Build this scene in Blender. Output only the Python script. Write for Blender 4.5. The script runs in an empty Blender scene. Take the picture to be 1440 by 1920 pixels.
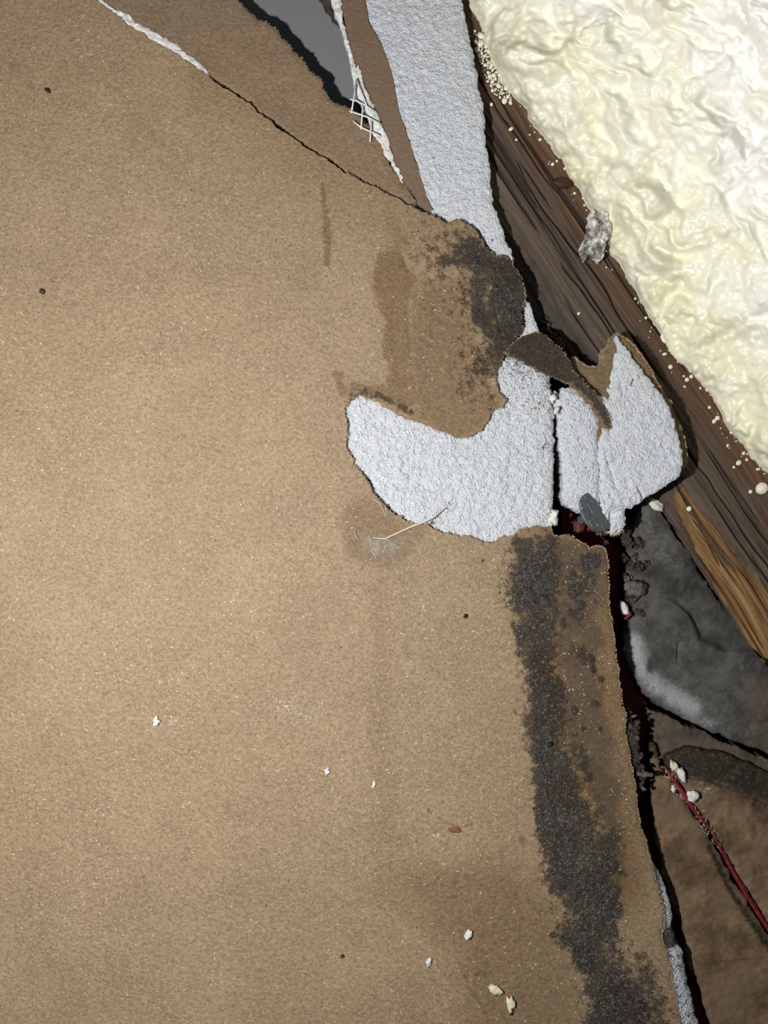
import bpy, math, random
import numpy as np
from mathutils import Vector, Matrix

random.seed(7)
RNG = np.random.default_rng(11)
scene = bpy.context.scene
COL = scene.collection

# ------------------------------------------------------------------ camera, world, light, exposure
S = 0.0002            # metres per photograph pixel on the face of the drywall sheet (z = 0)
H = 0.300             # camera height above that face
cam_d = bpy.data.cameras.new('camera')
cam_d.sensor_fit = 'VERTICAL'
cam_d.angle_y = 2 * math.atan(960 * S / H)
cam_d.clip_start = 0.01
cam_d.clip_end = 20
cam = bpy.data.objects.new('camera', cam_d)
cam.location = (0, 0, H)
COL.objects.link(cam)
scene.camera = cam

world = bpy.data.worlds.new('dim_room')
scene.world = world
world.use_nodes = True
world.node_tree.nodes['Background'].inputs[0].default_value = (0.80, 0.88, 1.0, 1)
world.node_tree.nodes['Background'].inputs[1].default_value = 0.045

ld = bpy.data.lights.new('phone_flash', 'POINT')
ld.energy = 4.9
ld.color = (1.0, 0.975, 0.94)
ld.shadow_soft_size = 0.0045
flash = bpy.data.objects.new('phone_flash', ld)
flash.location = (-0.108, -0.024, 0.266)
COL.objects.link(flash)

scene.view_settings.view_transform = 'Standard'
scene.view_settings.look = 'None'
scene.view_settings.gamma = 1
scene.view_settings.use_curve_mapping = False
scene.view_settings.exposure = 0.0
scene.cycles.max_bounces = 4
scene.cycles.diffuse_bounces = 2
scene.cycles.glossy_bounces = 2
scene.cycles.transparent_max_bounces = 6

# ------------------------------------------------------------------ numeric noise
F = np.float32

def _hash(ix, iy, seed):
    h = (ix.astype(np.int64) * 374761393 + iy.astype(np.int64) * 668265263 + seed * 144665) & 0xFFFFFFFF
    h = ((h ^ (h >> 13)) * 1274126177) & 0xFFFFFFFF
    h = ((h ^ (h >> 16)) * 2246822519) & 0xFFFFFFFF
    return ((h ^ (h >> 15)) & 0xFFFFFF).astype(F) / F(0xFFFFFF)

def vnoise(x, y, seed=0):
    ix = np.floor(x); iy = np.floor(y)
    fx = (x - ix).astype(F); fy = (y - iy).astype(F)
    fx = fx * fx * fx * (fx * (fx * 6 - 15) + 10); fy = fy * fy * fy * (fy * (fy * 6 - 15) + 10)
    a = _hash(ix, iy, seed); b = _hash(ix + 1, iy, seed)
    c = _hash(ix, iy + 1, seed); d = _hash(ix + 1, iy + 1, seed)
    return (a * (1 - fx) + b * fx) * (1 - fy) + (c * (1 - fx) + d * fx) * fy

def fbm(x, y, sc, octv=4, seed=0, gain=0.5):
    """zero-centred, about -1..1"""
    t = 0; a = 1.0; tot = 0
    ca, sa = math.cos(0.6), math.sin(0.6)
    x = x / sc; y = y / sc
    for o in range(octv):
        t = t + a * (vnoise(x, y, seed + o * 17) * 2 - 1)
        tot += a
        a *= gain
        x, y = (x * ca - y * sa) * 2.03 + 3.1, (x * sa + y * ca) * 2.03 - 1.7
    return t / tot * 1.5

def worley(x, y, sc, seed=0):
    x = x / sc; y = y / sc
    ix = np.floor(x); iy = np.floor(y)
    best = np.full(x.shape, 9.0, F); second = np.full(x.shape, 9.0, F)
    for dx in (-1, 0, 1):
        for dy in (-1, 0, 1):
            cx = ix + dx; cy = iy + dy
            px = cx + _hash(cx, cy, seed); py = cy + _hash(cx, cy, seed + 99)
            d = ((x - px) ** 2 + (y - py) ** 2).astype(F)
            second = np.minimum(second, np.maximum(best, d))
            best = np.minimum(best, d)
    return np.sqrt(best), np.sqrt(second)

def sst(a, b, x):
    t = np.clip((x - a) / (b - a), 0, 1)
    return t * t * (3 - 2 * t)

class Poly:
    """signed distance to a polygon in photograph pixels, positive inside, with a ragged outline"""
    def __init__(self, pts, big=0, bs=40, small=0, ss=8, seed=0):
        self.p = np.array(pts, F); self.k = (big, bs, small, ss, seed)
    def __call__(self, x, y):
        big, bs, small, ss, seed = self.k
        x = x.astype(F); y = y.astype(F)
        if big:
            x, y = x + big * fbm(x, y, bs, 3, seed + 1), y + big * fbm(x, y, bs, 3, seed + 2)
        if small:
            x, y = x + small * fbm(x, y, ss, 2, seed + 3), y + small * fbm(x, y, ss, 2, seed + 4)
        p = self.p; n = len(p)
        best = np.full(x.shape, 1e12, F); inside = np.zeros(x.shape, bool)
        for i in range(n):
            ax, ay = p[i]; bx, by = p[(i + 1) % n]
            ex, ey = bx - ax, by - ay
            wx = x - ax; wy = y - ay
            t = np.clip((wx * ex + wy * ey) / max(ex * ex + ey * ey, 1e-9), 0, 1)
            d = (wx - ex * t) ** 2 + (wy - ey * t) ** 2
            best = np.minimum(best, d)
            if ay != by:
                c = ((ay > y) != (by > y)) & (x < (bx - ax) * (y - ay) / (by - ay) + ax)
                inside ^= c
        d = np.sqrt(best)
        return np.where(inside, d, -d)

def line_dist(pts, x, y):
    best = np.full(x.shape, 1e12, F)
    for (ax, ay), (bx, by) in zip(pts[:-1], pts[1:]):
        ex, ey = bx - ax, by - ay
        t = np.clip(((x - ax) * ex + (y - ay) * ey) / (ex * ex + ey * ey), 0, 1)
        best = np.minimum(best, (x - ax - ex * t) ** 2 + (y - ay - ey * t) ** 2)
    return np.sqrt(best)

def W(px, py, zmm):
    """photograph pixel and height in millimetres -> world"""
    z = np.asarray(zmm) * 0.001
    f = (H - z) / H * S
    return np.stack(np.broadcast_arrays((np.asarray(px) - 720) * f, (960 - np.asarray(py)) * f, z), -1)

# ------------------------------------------------------------------ scene objects
def tag(o, label=None, cat=None, group=None, kind=None):
    if label: o['label'] = label
    if cat: o['category'] = cat
    if group: o['group'] = group
    if kind: o['kind'] = kind
    return o

def empty(name, px, py, z):
    o = bpy.data.objects.new(name, None)
    o.empty_display_size = 0.01
    o.location = Vector(W(px, py, z).tolist())
    COL.objects.link(o)
    return o

def mesh(name, V, T, mat, parent=None, attrs=None, smooth=True, flat_from=None):
    V = np.asarray(V, F).copy(); T = np.asarray(T, np.int32)
    if parent is None:
        org = np.array([V[:, 0].mean(), V[:, 1].mean(), V[:, 2].min()])
    else:
        org = np.array(parent.matrix_world.translation if parent.parent else parent.location)
        if parent.type == 'MESH' and parent.parent:   # sub-part: its part sits at the thing's origin
            org = np.array(parent.parent.location)
    V = V - org.astype(F)
    me = bpy.data.meshes.new(name)
    me.vertices.add(len(V)); me.vertices.foreach_set('co', V.ravel())
    me.loops.add(len(T) * 3); me.loops.foreach_set('vertex_index', T.ravel())
    me.polygons.add(len(T))
    me.polygons.foreach_set('loop_start', np.arange(0, len(T) * 3, 3, dtype=np.int32))
    me.polygons.foreach_set('loop_total', np.full(len(T), 3, np.int32))
    sm = np.full(len(T), bool(smooth))
    if flat_from is not None: sm[flat_from:] = False
    me.polygons.foreach_set('use_smooth', sm)
    for k, a in (attrs or {}).items():
        at = me.attributes.new(k, 'FLOAT', 'POINT')
        at.data.foreach_set('value', np.asarray(a, F).ravel())
    me.update(calc_edges=True)
    me.validate()
    me.materials.append(mat)
    o = bpy.data.objects.new(name, me)
    COL.objects.link(o)
    if parent is None: o.location = Vector(org.tolist())
    else: o.parent = parent
    return o

def clip_grid(xs, ys, sdf):
    """grid triangulated and cut exactly along sdf = 0 -> points, values, triangles, boundary segments"""
    X, Y = np.meshgrid(np.asarray(xs, F), np.asarray(ys, F))
    s = sdf(X, Y)
    s = np.where(np.abs(s) < 1e-4, 1e-4, s)
    ny, nx = X.shape
    x = X.ravel(); y = Y.ravel(); s = s.ravel()
    i = np.arange(ny * nx).reshape(ny, nx)
    a, b, c, d = i[:-1, :-1], i[:-1, 1:], i[1:, 1:], i[1:, :-1]
    par = ((np.add.outer(np.arange(ny - 1), np.arange(nx - 1))) % 2 == 0)
    t1 = np.where(par[..., None], np.stack([a, b, c], -1), np.stack([a, b, d], -1))
    t2 = np.where(par[..., None], np.stack([a, c, d], -1), np.stack([b, c, d], -1))
    T = np.concatenate([t1.reshape(-1, 3), t2.reshape(-1, 3)])
    ins = s > 0
    k = ins[T].sum(1)
    full = T[k == 3]
    def rot(tr, odd):
        r = np.argmax(odd, 1)
        ar = np.arange(len(tr))
        return tr[ar, r], tr[ar, (r + 1) % 3], tr[ar, (r + 2) % 3]
    A1, B1, C1 = rot(T[k == 1], ins[T[k == 1]])
    A2, B2, C2 = rot(T[k == 2], ~ins[T[k == 2]])
    N = ny * nx
    e = [np.stack(q, 1) for q in ((A1, B1), (A1, C1), (A2, B2), (A2, C2))]
    E = np.sort(np.concatenate(e), 1)
    key = E[:, 0].astype(np.int64) * N + E[:, 1]
    uk, inv = np.unique(key, return_inverse=True)
    u, v = uk // N, uk % N
    t = (s[u] / (s[u] - s[v])).astype(F)
    ex = x[u] + (x[v] - x[u]) * t; ey = y[u] + (y[v] - y[u]) * t
    inv = inv + N
    n1, n2 = len(A1), len(A2)
    P1, Q1, P2, Q2 = inv[:n1], inv[n1:2 * n1], inv[2 * n1:2 * n1 + n2], inv[2 * n1 + n2:]
    tris = np.concatenate([full, np.stack([A1, P1, Q1], 1), np.stack([P2, B2, C2], 1), np.stack([P2, C2, Q2], 1)])
    seg = np.concatenate([np.stack([P1, Q1], 1), np.stack([Q2, P2], 1)])
    px = np.concatenate([x, ex]); py = np.concatenate([y, ey]); ss = np.concatenate([s, np.zeros(len(ex), F)])
    used = np.unique(tris)
    mp = np.full(len(px), -1, np.int64); mp[used] = np.arange(len(used))
    return px[used], py[used], ss[used], mp[tris], mp[seg]

def sheet(name, mat, parent, xs, ys, sdf, zf, thick, attrs=None, zmap=None, levels=1, jit=0.0, cap=False,
          to_px=None, seed=0, smooth=True, tilt=None):
    """a sheet with real thickness: detailed top cut to an outline, side walls, optional underside.
    zf(x, y, s) gives the height in mm, zmap the smooth height used for its lateral place"""
    x, y, s, T, seg = clip_grid(xs, ys, sdf)
    z = np.asarray(zf(x, y, s), F) + np.zeros_like(x)
    zm = z if zmap is None else (np.asarray(zmap(x, y, s), F) + np.zeros_like(x))
    qx, qy = (x, y) if to_px is None else to_px(x, y)
    V = W(qx, qy, zm); V[:, 2] = z * 0.001
    if tilt is not None:
        V[:, 2] = zm * 0.001
        V = V + ((z - zm) * 0.001)[:, None] * np.asarray(tilt)
    a = {k: np.asarray(f(x, y, s), F) + np.zeros_like(x) for k, f in (attrs or {}).items()}
    n0 = V[T[:, 1]] - V[T[:, 0]]; n1 = V[T[:, 2]] - V[T[:, 0]]
    if np.median(np.cross(n0, n1)[:, 2]) < 0:
        T = T[:, ::-1]; seg = seg[:, ::-1]
    ub = np.unique(seg); mp = np.full(len(V), -1); mp[ub] = np.arange(len(ub))
    VV = [V]; TT = [T]
    base = V[ub].copy()
    off = len(V); prev = None
    nT = len(T)
    for L in range(levels + 1):
        ring = base.copy()
        ring[:, 2] -= thick * 0.001 * (L / levels)
        if L and jit:
            r2 = np.random.default_rng(seed + L)
            ring[:, :2] += (r2.random((len(ub), 2)) - 0.5) * 2 * jit * S
        VV.append(ring)
        cur = off + mp[seg]
        if prev is not None:
            TT.append(np.stack([prev[:, 0], cur[:, 0], cur[:, 1]], 1))
            TT.append(np.stack([prev[:, 0], cur[:, 1], prev[:, 1]], 1))
        prev = cur
        off += len(ub)
    if cap:
        B = V.copy(); B[:, 2] = z.min() * 0.001 - thick * 0.001
        VV.append(B); TT.append(T[:, ::-1] + off); off += len(B)
    aa = {k: np.concatenate([v] + [v[ub]] * (levels + 1) + ([v] if cap else [])) for k, v in a.items()}
    o = mesh(name, np.concatenate(VV), np.concatenate(TT), mat, parent, aa, smooth, nT)
    o_info = dict(seg=np.stack([np.stack([qx[seg], qy[seg]], -1)])[0], z=z[seg[:, 0]])
    return o, o_info

def fringe(name, mat, parent, info, n, lmin, lmax, zoff=-0.2, keep=None, width=0.7, up=0.6, seed=0):
    """short torn paper fibres standing out along an edge: tapered three-sided hairs"""
    r = np.random.default_rng(seed)
    sg = info['seg']; z = info['z']
    if keep is not None:
        k = keep(sg[:, 0, 0], sg[:, 0, 1]); sg = sg[k]; z = z[k]
    if len(sg) == 0: return None
    i = r.integers(0, len(sg), n)
    t = r.random(n)[:, None]
    p = sg[i, 0] * (1 - t) + sg[i, 1] * t
    e = sg[i, 1] - sg[i, 0]
    nr = np.stack([-e[:, 1], e[:, 0]], 1)
    nr /= np.linalg.norm(nr, axis=1)[:, None] + 1e-9
    nr *= -1.0
    ang = r.normal(0, 0.7, n)
    d = np.stack([nr[:, 0] * np.cos(ang) - nr[:, 1] * np.sin(ang), nr[:, 0] * np.sin(ang) + nr[:, 1] * np.cos(ang)], 1)
    Lg = (lmin + (lmax - lmin) * r.random(n) ** 2)[:, None]
    side = np.stack([-d[:, 1], d[:, 0]], 1) * width * (0.6 + 0.8 * r.random(n))[:, None] * 0.5
    zb = z[i] + zoff
    zt = zb + r.normal(0, up, n) * 0.5
    mid = p + d * Lg * 0.55 + side * r.normal(0, 1.5, n)[:, None]
    b = p - d * 3
    zm = (zb + zt) / 2
    V = np.concatenate([W((b + side)[:, 0], (b + side)[:, 1], zb), W((b - side)[:, 0], (b - side)[:, 1], zb),
                        W(b[:, 0], b[:, 1], zb - 0.12),
                        W((mid + side * .7)[:, 0], (mid + side * .7)[:, 1], zm), W((mid - side * .7)[:, 0], (mid - side * .7)[:, 1], zm),
                        W((p + d * Lg)[:, 0], (p + d * Lg)[:, 1], zt)])
    q = np.arange(n)
    T = np.concatenate([np.stack([q, q + n, q + 3 * n], 1), np.stack([q + n, q + 4 * n, q + 3 * n], 1),
                        np.stack([q + 3 * n, q + 4 * n, q + 5 * n], 1), np.stack([q + n, q + 2 * n, q + 4 * n], 1),
                        np.stack([q + 2 * n, q, q + 3 * n], 1)])
    o = mesh(name, V, T, mat, parent, None, False)
    o['kind'] = 'stuff'
    return o

def slivers(name, mat, parent, x, y, z, length, width, ang, seed=0, lift=0.15):
    """many tiny flat-lying fibres or grains, each a four-sided little body"""
    n = len(x)
    dx = np.cos(ang) * length / 2; dy = np.sin(ang) * length / 2
    ox = -np.sin(ang) * width / 2; oy = np.cos(ang) * width / 2
    V = np.concatenate([W(x - dx, y - dy, z), W(x + ox, y + oy, z), W(x + dx, y + dy, z), W(x - ox, y - oy, z), W(x, y, z + lift)])
    q = np.arange(n)
    T = np.concatenate([np.stack([q + a * n, q + b * n, q + 4 * n], 1) for a, b in ((0, 3), (3, 2), (2, 1), (1, 0))])
    o = mesh(name, V, T, mat, parent, None, False)
    o['kind'] = 'stuff'
    return o

def ico(sub=2):
    import bmesh
    bm = bmesh.new(); bmesh.ops.create_icosphere(bm, subdivisions=sub, radius=1)
    V = np.array([v.co[:] for v in bm.verts]); bm.verts.index_update()
    T = np.array([[v.index for v in f.verts] for f in bm.faces]); bm.free()
    return V, T
ICO = {k: ico(k) for k in (1, 2, 3)}

def lump(name, mat, parent, px, py, z, rx, ry, rz, rough=0.25, seed=0, rot=0.0, sub=3, attrs=None, smooth=True):
    """an irregular crumb standing on height z (mm); radii in pixels"""
    V, T = ICO[sub]
    V = V.copy()
    nn = fbm(V[:, 0] * 3 + seed * 7.3 + V[:, 2] * 2, V[:, 1] * 3 - V[:, 2] * 1.7 + seed, 1.5, 4, seed, .6)
    V *= (1 + rough * nn)[:, None]
    c, s = math.cos(rot), math.sin(rot)
    x = V[:, 0] * rx; y = V[:, 1] * ry
    f = (H - z * .001) / H * S
    P = np.stack([(x * c - y * s) * f, -(x * s + y * c) * f, V[:, 2] * rz * S], 1)
    P[:, 2] -= P[:, 2].min()
    return mesh(name, P + W(px, py, z), T, mat, parent, attrs, smooth)

def tube(name, mat, parent, pts, r, sides=6, attrs=None):
    """pts: list of (px, py, z mm); r in px (number or list)"""
    P = np.array([W(*p) for p in pts]); n = len(P)
    r = np.broadcast_to(np.asarray(r, float), (n,)) * S
    V = []
    for i in range(n):
        d = P[min(i + 1, n - 1)] - P[max(i - 1, 0)]; d = d / np.linalg.norm(d)
        a = np.cross(d, (0, 0, 1)); a = a / (np.linalg.norm(a) + 1e-9); b = np.cross(a, d)
        for k in range(sides):
            t = 2 * math.pi * k / sides
            V.append(P[i] + (a * math.cos(t) + b * math.sin(t)) * r[i])
    T = []
    for i in range(n - 1):
        for k in range(sides):
            a, b = i * sides + k, i * sides + (k + 1) % sides
            T += [(a, b, b + sides), (a, b + sides, a + sides)]
    for k in range(1, sides - 1):
        T += [(0, k + 1, k), ((n - 1) * sides, (n - 1) * sides + k, (n - 1) * sides + k + 1)]
    return mesh(name, np.array(V), np.array(T), mat, parent, attrs, True)

def rng_(a, b, st): return np.arange(a, b + st * .5, st)
def cat_(*a): return np.unique(np.concatenate(a).astype(F))

# ------------------------------------------------------------------ materials
class M:
    def __init__(s, name):
        s.m = bpy.data.materials.new(name); s.m.use_nodes = True
        s.t = s.m.node_tree; s.t.nodes.clear()
        s.out = s.t.nodes.new('ShaderNodeOutputMaterial')
        s.bsdf = s.t.nodes.new('ShaderNodeBsdfPrincipled')
        s.t.links.new(s.bsdf.outputs[0], s.out.inputs[0])
        tc = s.t.nodes.new('ShaderNodeTexCoord')
        s.v = s.vm('SCALE', tc.outputs['Object'], sc=1 / S)     # 1 unit = one pixel = 0.2 mm
        mp = s.t.nodes.new('ShaderNodeMapping'); s.put(mp.inputs[0], s.v); mp.inputs['Rotation'].default_value = (.62, .81, .43)
        s.vr = mp.outputs[0]          # turned out of the noise lattice
    def put(s, sock, val):
        if hasattr(val, 'is_linked'): s.t.links.new(val, sock)
        elif isinstance(val, (tuple, list)) and len(val) == 3 and len(sock.default_value) == 4: sock.default_value = (*val, 1)
        else: sock.default_value = val
    def vm(s, op, a, b=None, sc=None):
        n = s.t.nodes.new('ShaderNodeVectorMath'); n.operation = op
        s.put(n.inputs[0], a)
        if b is not None: s.put(n.inputs[1], b)
        if sc is not None: s.put(n.inputs['Scale'], sc)
        return n.outputs[0]
    def map(s, v, rot=0, scale=(1, 1, 1), loc=(0, 0, 0)):
        n = s.t.nodes.new('ShaderNodeMapping'); s.put(n.inputs[0], v)
        n.inputs['Rotation'].default_value = (0, 0, rot); n.inputs['Scale'].default_value = scale; n.inputs['Location'].default_value = loc
        return n.outputs[0]
    def noise(s, px, detail=3, rough=.55, v=None, dist=0):
        n = s.t.nodes.new('ShaderNodeTexNoise'); s.put(n.inputs['Vector'], s.vr if v is None else v)
        n.inputs['Scale'].default_value = 1 / px; n.inputs['Detail'].default_value = detail
        n.inputs['Roughness'].default_value = rough; n.inputs['Distortion'].default_value = dist
        return n.outputs['Fac']
    def voro(s, px, v=None, feature='F1'):
        n = s.t.nodes.new('ShaderNodeTexVoronoi'); n.feature = feature
        s.put(n.inputs['Vector'], s.v if v is None else v); n.inputs['Scale'].default_value = 1 / px
        return n
    def math(s, op, a, b=0.0, c=0.0, clamp=False):
        n = s.t.nodes.new('ShaderNodeMath'); n.operation = op; n.use_clamp = clamp
        s.put(n.inputs[0], a); s.put(n.inputs[1], b); s.put(n.inputs[2], c)
        return n.outputs[0]
    def step(s, x, a, b, lo=0.0, hi=1.0):
        n = s.t.nodes.new('ShaderNodeMapRange'); n.interpolation_type = 'SMOOTHSTEP'
        s.put(n.inputs[0], x); s.put(n.inputs[1], a); s.put(n.inputs[2], b); s.put(n.inputs[3], lo); s.put(n.inputs[4], hi)
        return n.outputs[0]
    def mix(s, f, a, b, blend='MIX'):
        n = s.t.nodes.new('ShaderNodeMix'); n.data_type = 'RGBA'; n.blend_type = blend
        s.put(n.inputs[0], f); s.put(n.inputs[6], a); s.put(n.inputs[7], b)
        return n.outputs[2]
    def attr(s, name):
        n = s.t.nodes.new('ShaderNodeAttribute'); n.attribute_name = name
        return n.outputs['Fac']
    def bump(s, h, dist_px, strength=1.0, normal=None):
        n = s.t.nodes.new('ShaderNodeBump'); s.put(n.inputs['Height'], h)
        n.inputs['Distance'].default_value = dist_px * S; n.inputs['Strength'].default_value = strength
        if normal is not None: s.put(n.inputs['Normal'], normal)
        return n.outputs[0]
    def flecks(s, cell, radius, rot, stretch, share):
        v = s.map(s.v, rot, (1, stretch, 1), (cell * 3.1, cell * 1.7, 0))
        w = s.vm('ADD', v, s.vm('SCALE', s.vec_noise(cell * .6), sc=cell * .35))
        n = s.voro(cell, w)
        pick = s.math('GREATER_THAN', s.sep(n.outputs['Color']), 1 - share)
        return s.math('MULTIPLY', s.step(n.outputs['Distance'], radius / cell, radius / cell * .5), pick)
    def vec_noise(s, px):
        n = s.t.nodes.new('ShaderNodeTexNoise'); s.put(n.inputs['Vector'], s.v); n.inputs['Scale'].default_value = 1 / px
        n.inputs['Detail'].default_value = 1
        return s.vm('SUBTRACT', n.outputs['Color'], (.5, .5, .5))
    def sep(s, c, i=0):
        n = s.t.nodes.new('ShaderNodeSeparateColor'); s.put(n.inputs[0], c)
        return n.outputs[i]
    def done(s, col, rough=.8, spec=.3, normal=None, **kw):
        s.put(s.bsdf.inputs['Base Color'], col); s.put(s.bsdf.inputs['Roughness'], rough)
        s.put(s.bsdf.inputs['Specular IOR Level'], spec)
        if normal is not None: s.put(s.bsdf.inputs['Normal'], normal)
        for k, val in kw.items(): s.put(s.bsdf.inputs[k.replace('_', ' ')], val)
        return s.m

def kraft(name, light, dark, mould=True, fleck=.55, rough=.62, spec=.35):
    k = M(name)
    mid = k.noise(150, 4, .62)
    fine = k.noise(3.4, 3, .75)
    fib = k.noise(7, 1, .6, k.map(k.vr, .6, (.75, 1.2, 1), (0, 0, 3.7)))
    t = k.math('ADD', k.math('MULTIPLY', mid, .30), k.math('ADD', k.math('MULTIPLY', fine, 1.0), k.math('MULTIPLY', fib, .50)))
    c = k.mix(k.step(t, .60, 1.20), dark, light)
    if fleck:
        fl = k.flecks(15, 2.3, .5, 1.9, fleck)
        c = k.mix(k.math('MULTIPLY', fl, .6), c, (.62, .53, .39))
        c = k.mix(k.math('MULTIPLY', k.flecks(23, 2.2, .2, 1.8, .45), .55), c, (.055, .040, .026))
    h = k.math('ADD', fine, k.math('MULTIPLY', fib, 1.2))
    rgh = rough
    if mould:
        mo = k.attr('mould'); da = k.attr('damp'); du = k.attr('dirt'); pa = k.attr('pale')
        n11 = k.noise(13, 4, .72)
        c = k.mix(k.math('MULTIPLY', da, k.step(mid, .25, .6, .7, 1.0)), c, k.mix(1.0, c, (.52, .43, .32), 'MULTIPLY'))
        ps = k.step(k.math('ADD', pa, k.math('MULTIPLY', k.math('SUBTRACT', fine, .5), 1.6)), .46, .70)
        c = k.mix(k.math('MULTIPLY', ps, .8), c, (.66, .62, .54))
        wob = k.math('ADD', k.math('MULTIPLY', k.math('SUBTRACT', n11, .5), 1.5), k.math('MULTIPLY', k.math('SUBTRACT', fine, .5), 1.1))
        g = k.step(k.math('ADD', du, wob), .22, .80)
        c = k.mix(k.math('MULTIPLY', g, .78), c, k.mix(fine, (.026, .020, .014), (.135, .098, .064)))
        mm = k.step(k.math('ADD', mo, wob), .30, .72)
        mc = k.mix(k.step(k.math('ADD', fine, k.math('MULTIPLY', n11, .6)), .55, 1.12), (.010, .009, .008), (.088, .078, .067))
        mc = k.mix(k.step(mid, .45, .62), mc, k.mix(1.0, mc, (.95, .76, .62), 'MULTIPLY'))
        c = k.mix(mm, c, mc)
        h = k.math('ADD', h, k.math('MULTIPLY', k.math('MULTIPLY', mm, n11), 3.5))
        rgh = k.math('ADD', rough, k.math('MULTIPLY', mm, .3))
    return k.done(c, rgh, spec, k.bump(h, 1.3, .8))

def gypsum(name, tint=(.775, .81, .865)):
    k = M(name)
    n1 = k.noise(9, 4, .72); n3 = k.noise(3.0, 1, .6)
    c = k.mix(k.step(n1, .3, .6), (tint[0] * .84, tint[1] * .84, tint[2] * .85), tint)
    di = k.attr('dirt')
    g = k.step(k.math('ADD', di, k.math('ADD', k.math('MULTIPLY', k.math('SUBTRACT', n1, .5), 1.8), k.math('SUBTRACT', n3, .5))), .34, .70)
    c = k.mix(g, c, k.mix(n3, (.020, .019, .018), (.17, .155, .135)))
    h = k.math('ADD', k.math('MULTIPLY', n1, 2.0), n3)
    return k.done(c, .9, .15, k.bump(h, 4.6, 1.0))

MAT = {}
MAT['paper'] = kraft('kraft_paper_back', (.385, .281, .174), (.185, .129, .075))
MAT['paper_flap'] = kraft('kraft_paper_flap', (.325, .232, .148), (.17, .116, .070), fleck=.2)
MAT['paper_strip'] = kraft('kraft_paper_smooth', (.215, .145, .098), (.155, .102, .066), mould=False, fleck=0)
MAT['paper_fuzzy'] = kraft('torn_kraft_fuzzy', (.27, .192, .120), (.13, .090, .053), fleck=.12, rough=.9, spec=.1)
MAT['gypsum'] = gypsum('gypsum_core')
MAT['gypsum_strip'] = MAT['gypsum']

k = M('torn_white_paper'); n = k.noise(9, 4, .7)
MAT['white_torn'] = k.done(k.mix(k.step(n, .3, .7), (.50, .50, .49), (.88, .88, .86)), .8, .2, k.bump(n, 3, .7))
k = M('fibre_tan'); MAT['fibre'] = k.done(k.mix(k.noise(30), (.30, .20, .11), (.50, .38, .25)), .9, .1)
k = M('fibre_pale'); MAT['fibre_pale'] = k.done(k.mix(k.noise(40), (.50, .42, .30), (.80, .76, .66)), .7, .3)
k = M('fibre_dark'); MAT['fibre_dark'] = k.done((.05, .036, .024), .9, .1)
k = M('mould_black'); MAT['mould'] = k.done(k.mix(k.noise(14, 3), (.008, .008, .008), (.05, .046, .042)), .95, .1)
k = M('mould_grey'); MAT['mould_grey'] = k.done(k.mix(k.noise(14, 3), (.07, .067, .062), (.40, .385, .36)), .8, .25)

# weathered timber
k = M('weathered_wood')
u, v_ = k.attr('grain_u'), k.attr('grain_v')
cx = k.t.nodes.new('ShaderNodeCombineXYZ'); k.put(cx.inputs[0], u); k.put(cx.inputs[1], v_)
gv = cx.outputs[0]
g1 = k.noise(7, 4, .6, k.map(gv, 0, (.035, 1, 1)), .6)
g2 = k.noise(22, 3, .6, k.map(gv, 0, (.05, 1, 1)), 1.2)
g3 = k.noise(2.6, 2, .6, k.map(gv, 0, (.05, 1, 1)))
t = k.math('ADD', k.math('MULTIPLY', g1, .5), k.math('ADD', k.math('MULTIPLY', g2, .45), k.math('MULTIPLY', g3, .25)))
grey = k.mix(k.step(t, .30, .95), (.034, .025, .019), (.150, .108, .078))
red = k.mix(k.step(t, .30, .95), (.040, .020, .012), (.165, .092, .052))
amb = k.mix(k.step(t, .42, .78), (.075, .036, .012), (.34, .20, .080))
c = k.mix(k.attr('red'), grey, red)
c = k.mix(k.attr('bare'), c, amb)
sp = k.attr('split')
c = k.mix(sp, c, (.010, .007, .005))
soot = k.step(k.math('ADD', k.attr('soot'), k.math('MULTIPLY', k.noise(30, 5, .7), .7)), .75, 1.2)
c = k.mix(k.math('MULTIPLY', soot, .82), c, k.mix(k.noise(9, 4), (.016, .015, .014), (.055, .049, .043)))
dust = k.step(k.noise(3.5, 3, .7), .66, .78)
c = k.mix(k.math('MULTIPLY', dust, .35), c, (.30, .24, .18))
MAT['wood'] = k.done(c, .72, .3, k.bump(k.math('ADD', t, k.math('MULTIPLY', k.noise(4, 3), .25)), 3.2, .8))

# spray foam
k = M('spray_foam')
ye = k.attr('cream')
n1 = k.noise(60, 2); n2 = k.noise(5, 2, .6)
c = k.mix(ye, (.90, .905, .875), (.83, .812, .61))
c = k.mix(k.step(n1, .45, .7), c, k.mix(1.0, c, (.97, .96, .90), 'MULTIPLY'))
c = k.mix(k.math('MULTIPLY', k.flecks(70, 2.0, .4, 1.6, .10), .8), c, (.08, .06, .04))
MAT['foam'] = k.done(c, k.step(k.noise(18, 3), .3, .7, .22, .5), .5, k.bump(k.math('ADD', k.noise(16, 2, .5), k.math('MULTIPLY', n2, .2)), 1.6, .4))
k = M('foam_bead'); MAT['bead'] = k.done(k.mix(k.noise(9), (.70, .66, .52), (.86, .84, .72)), .35, .5)

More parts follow.
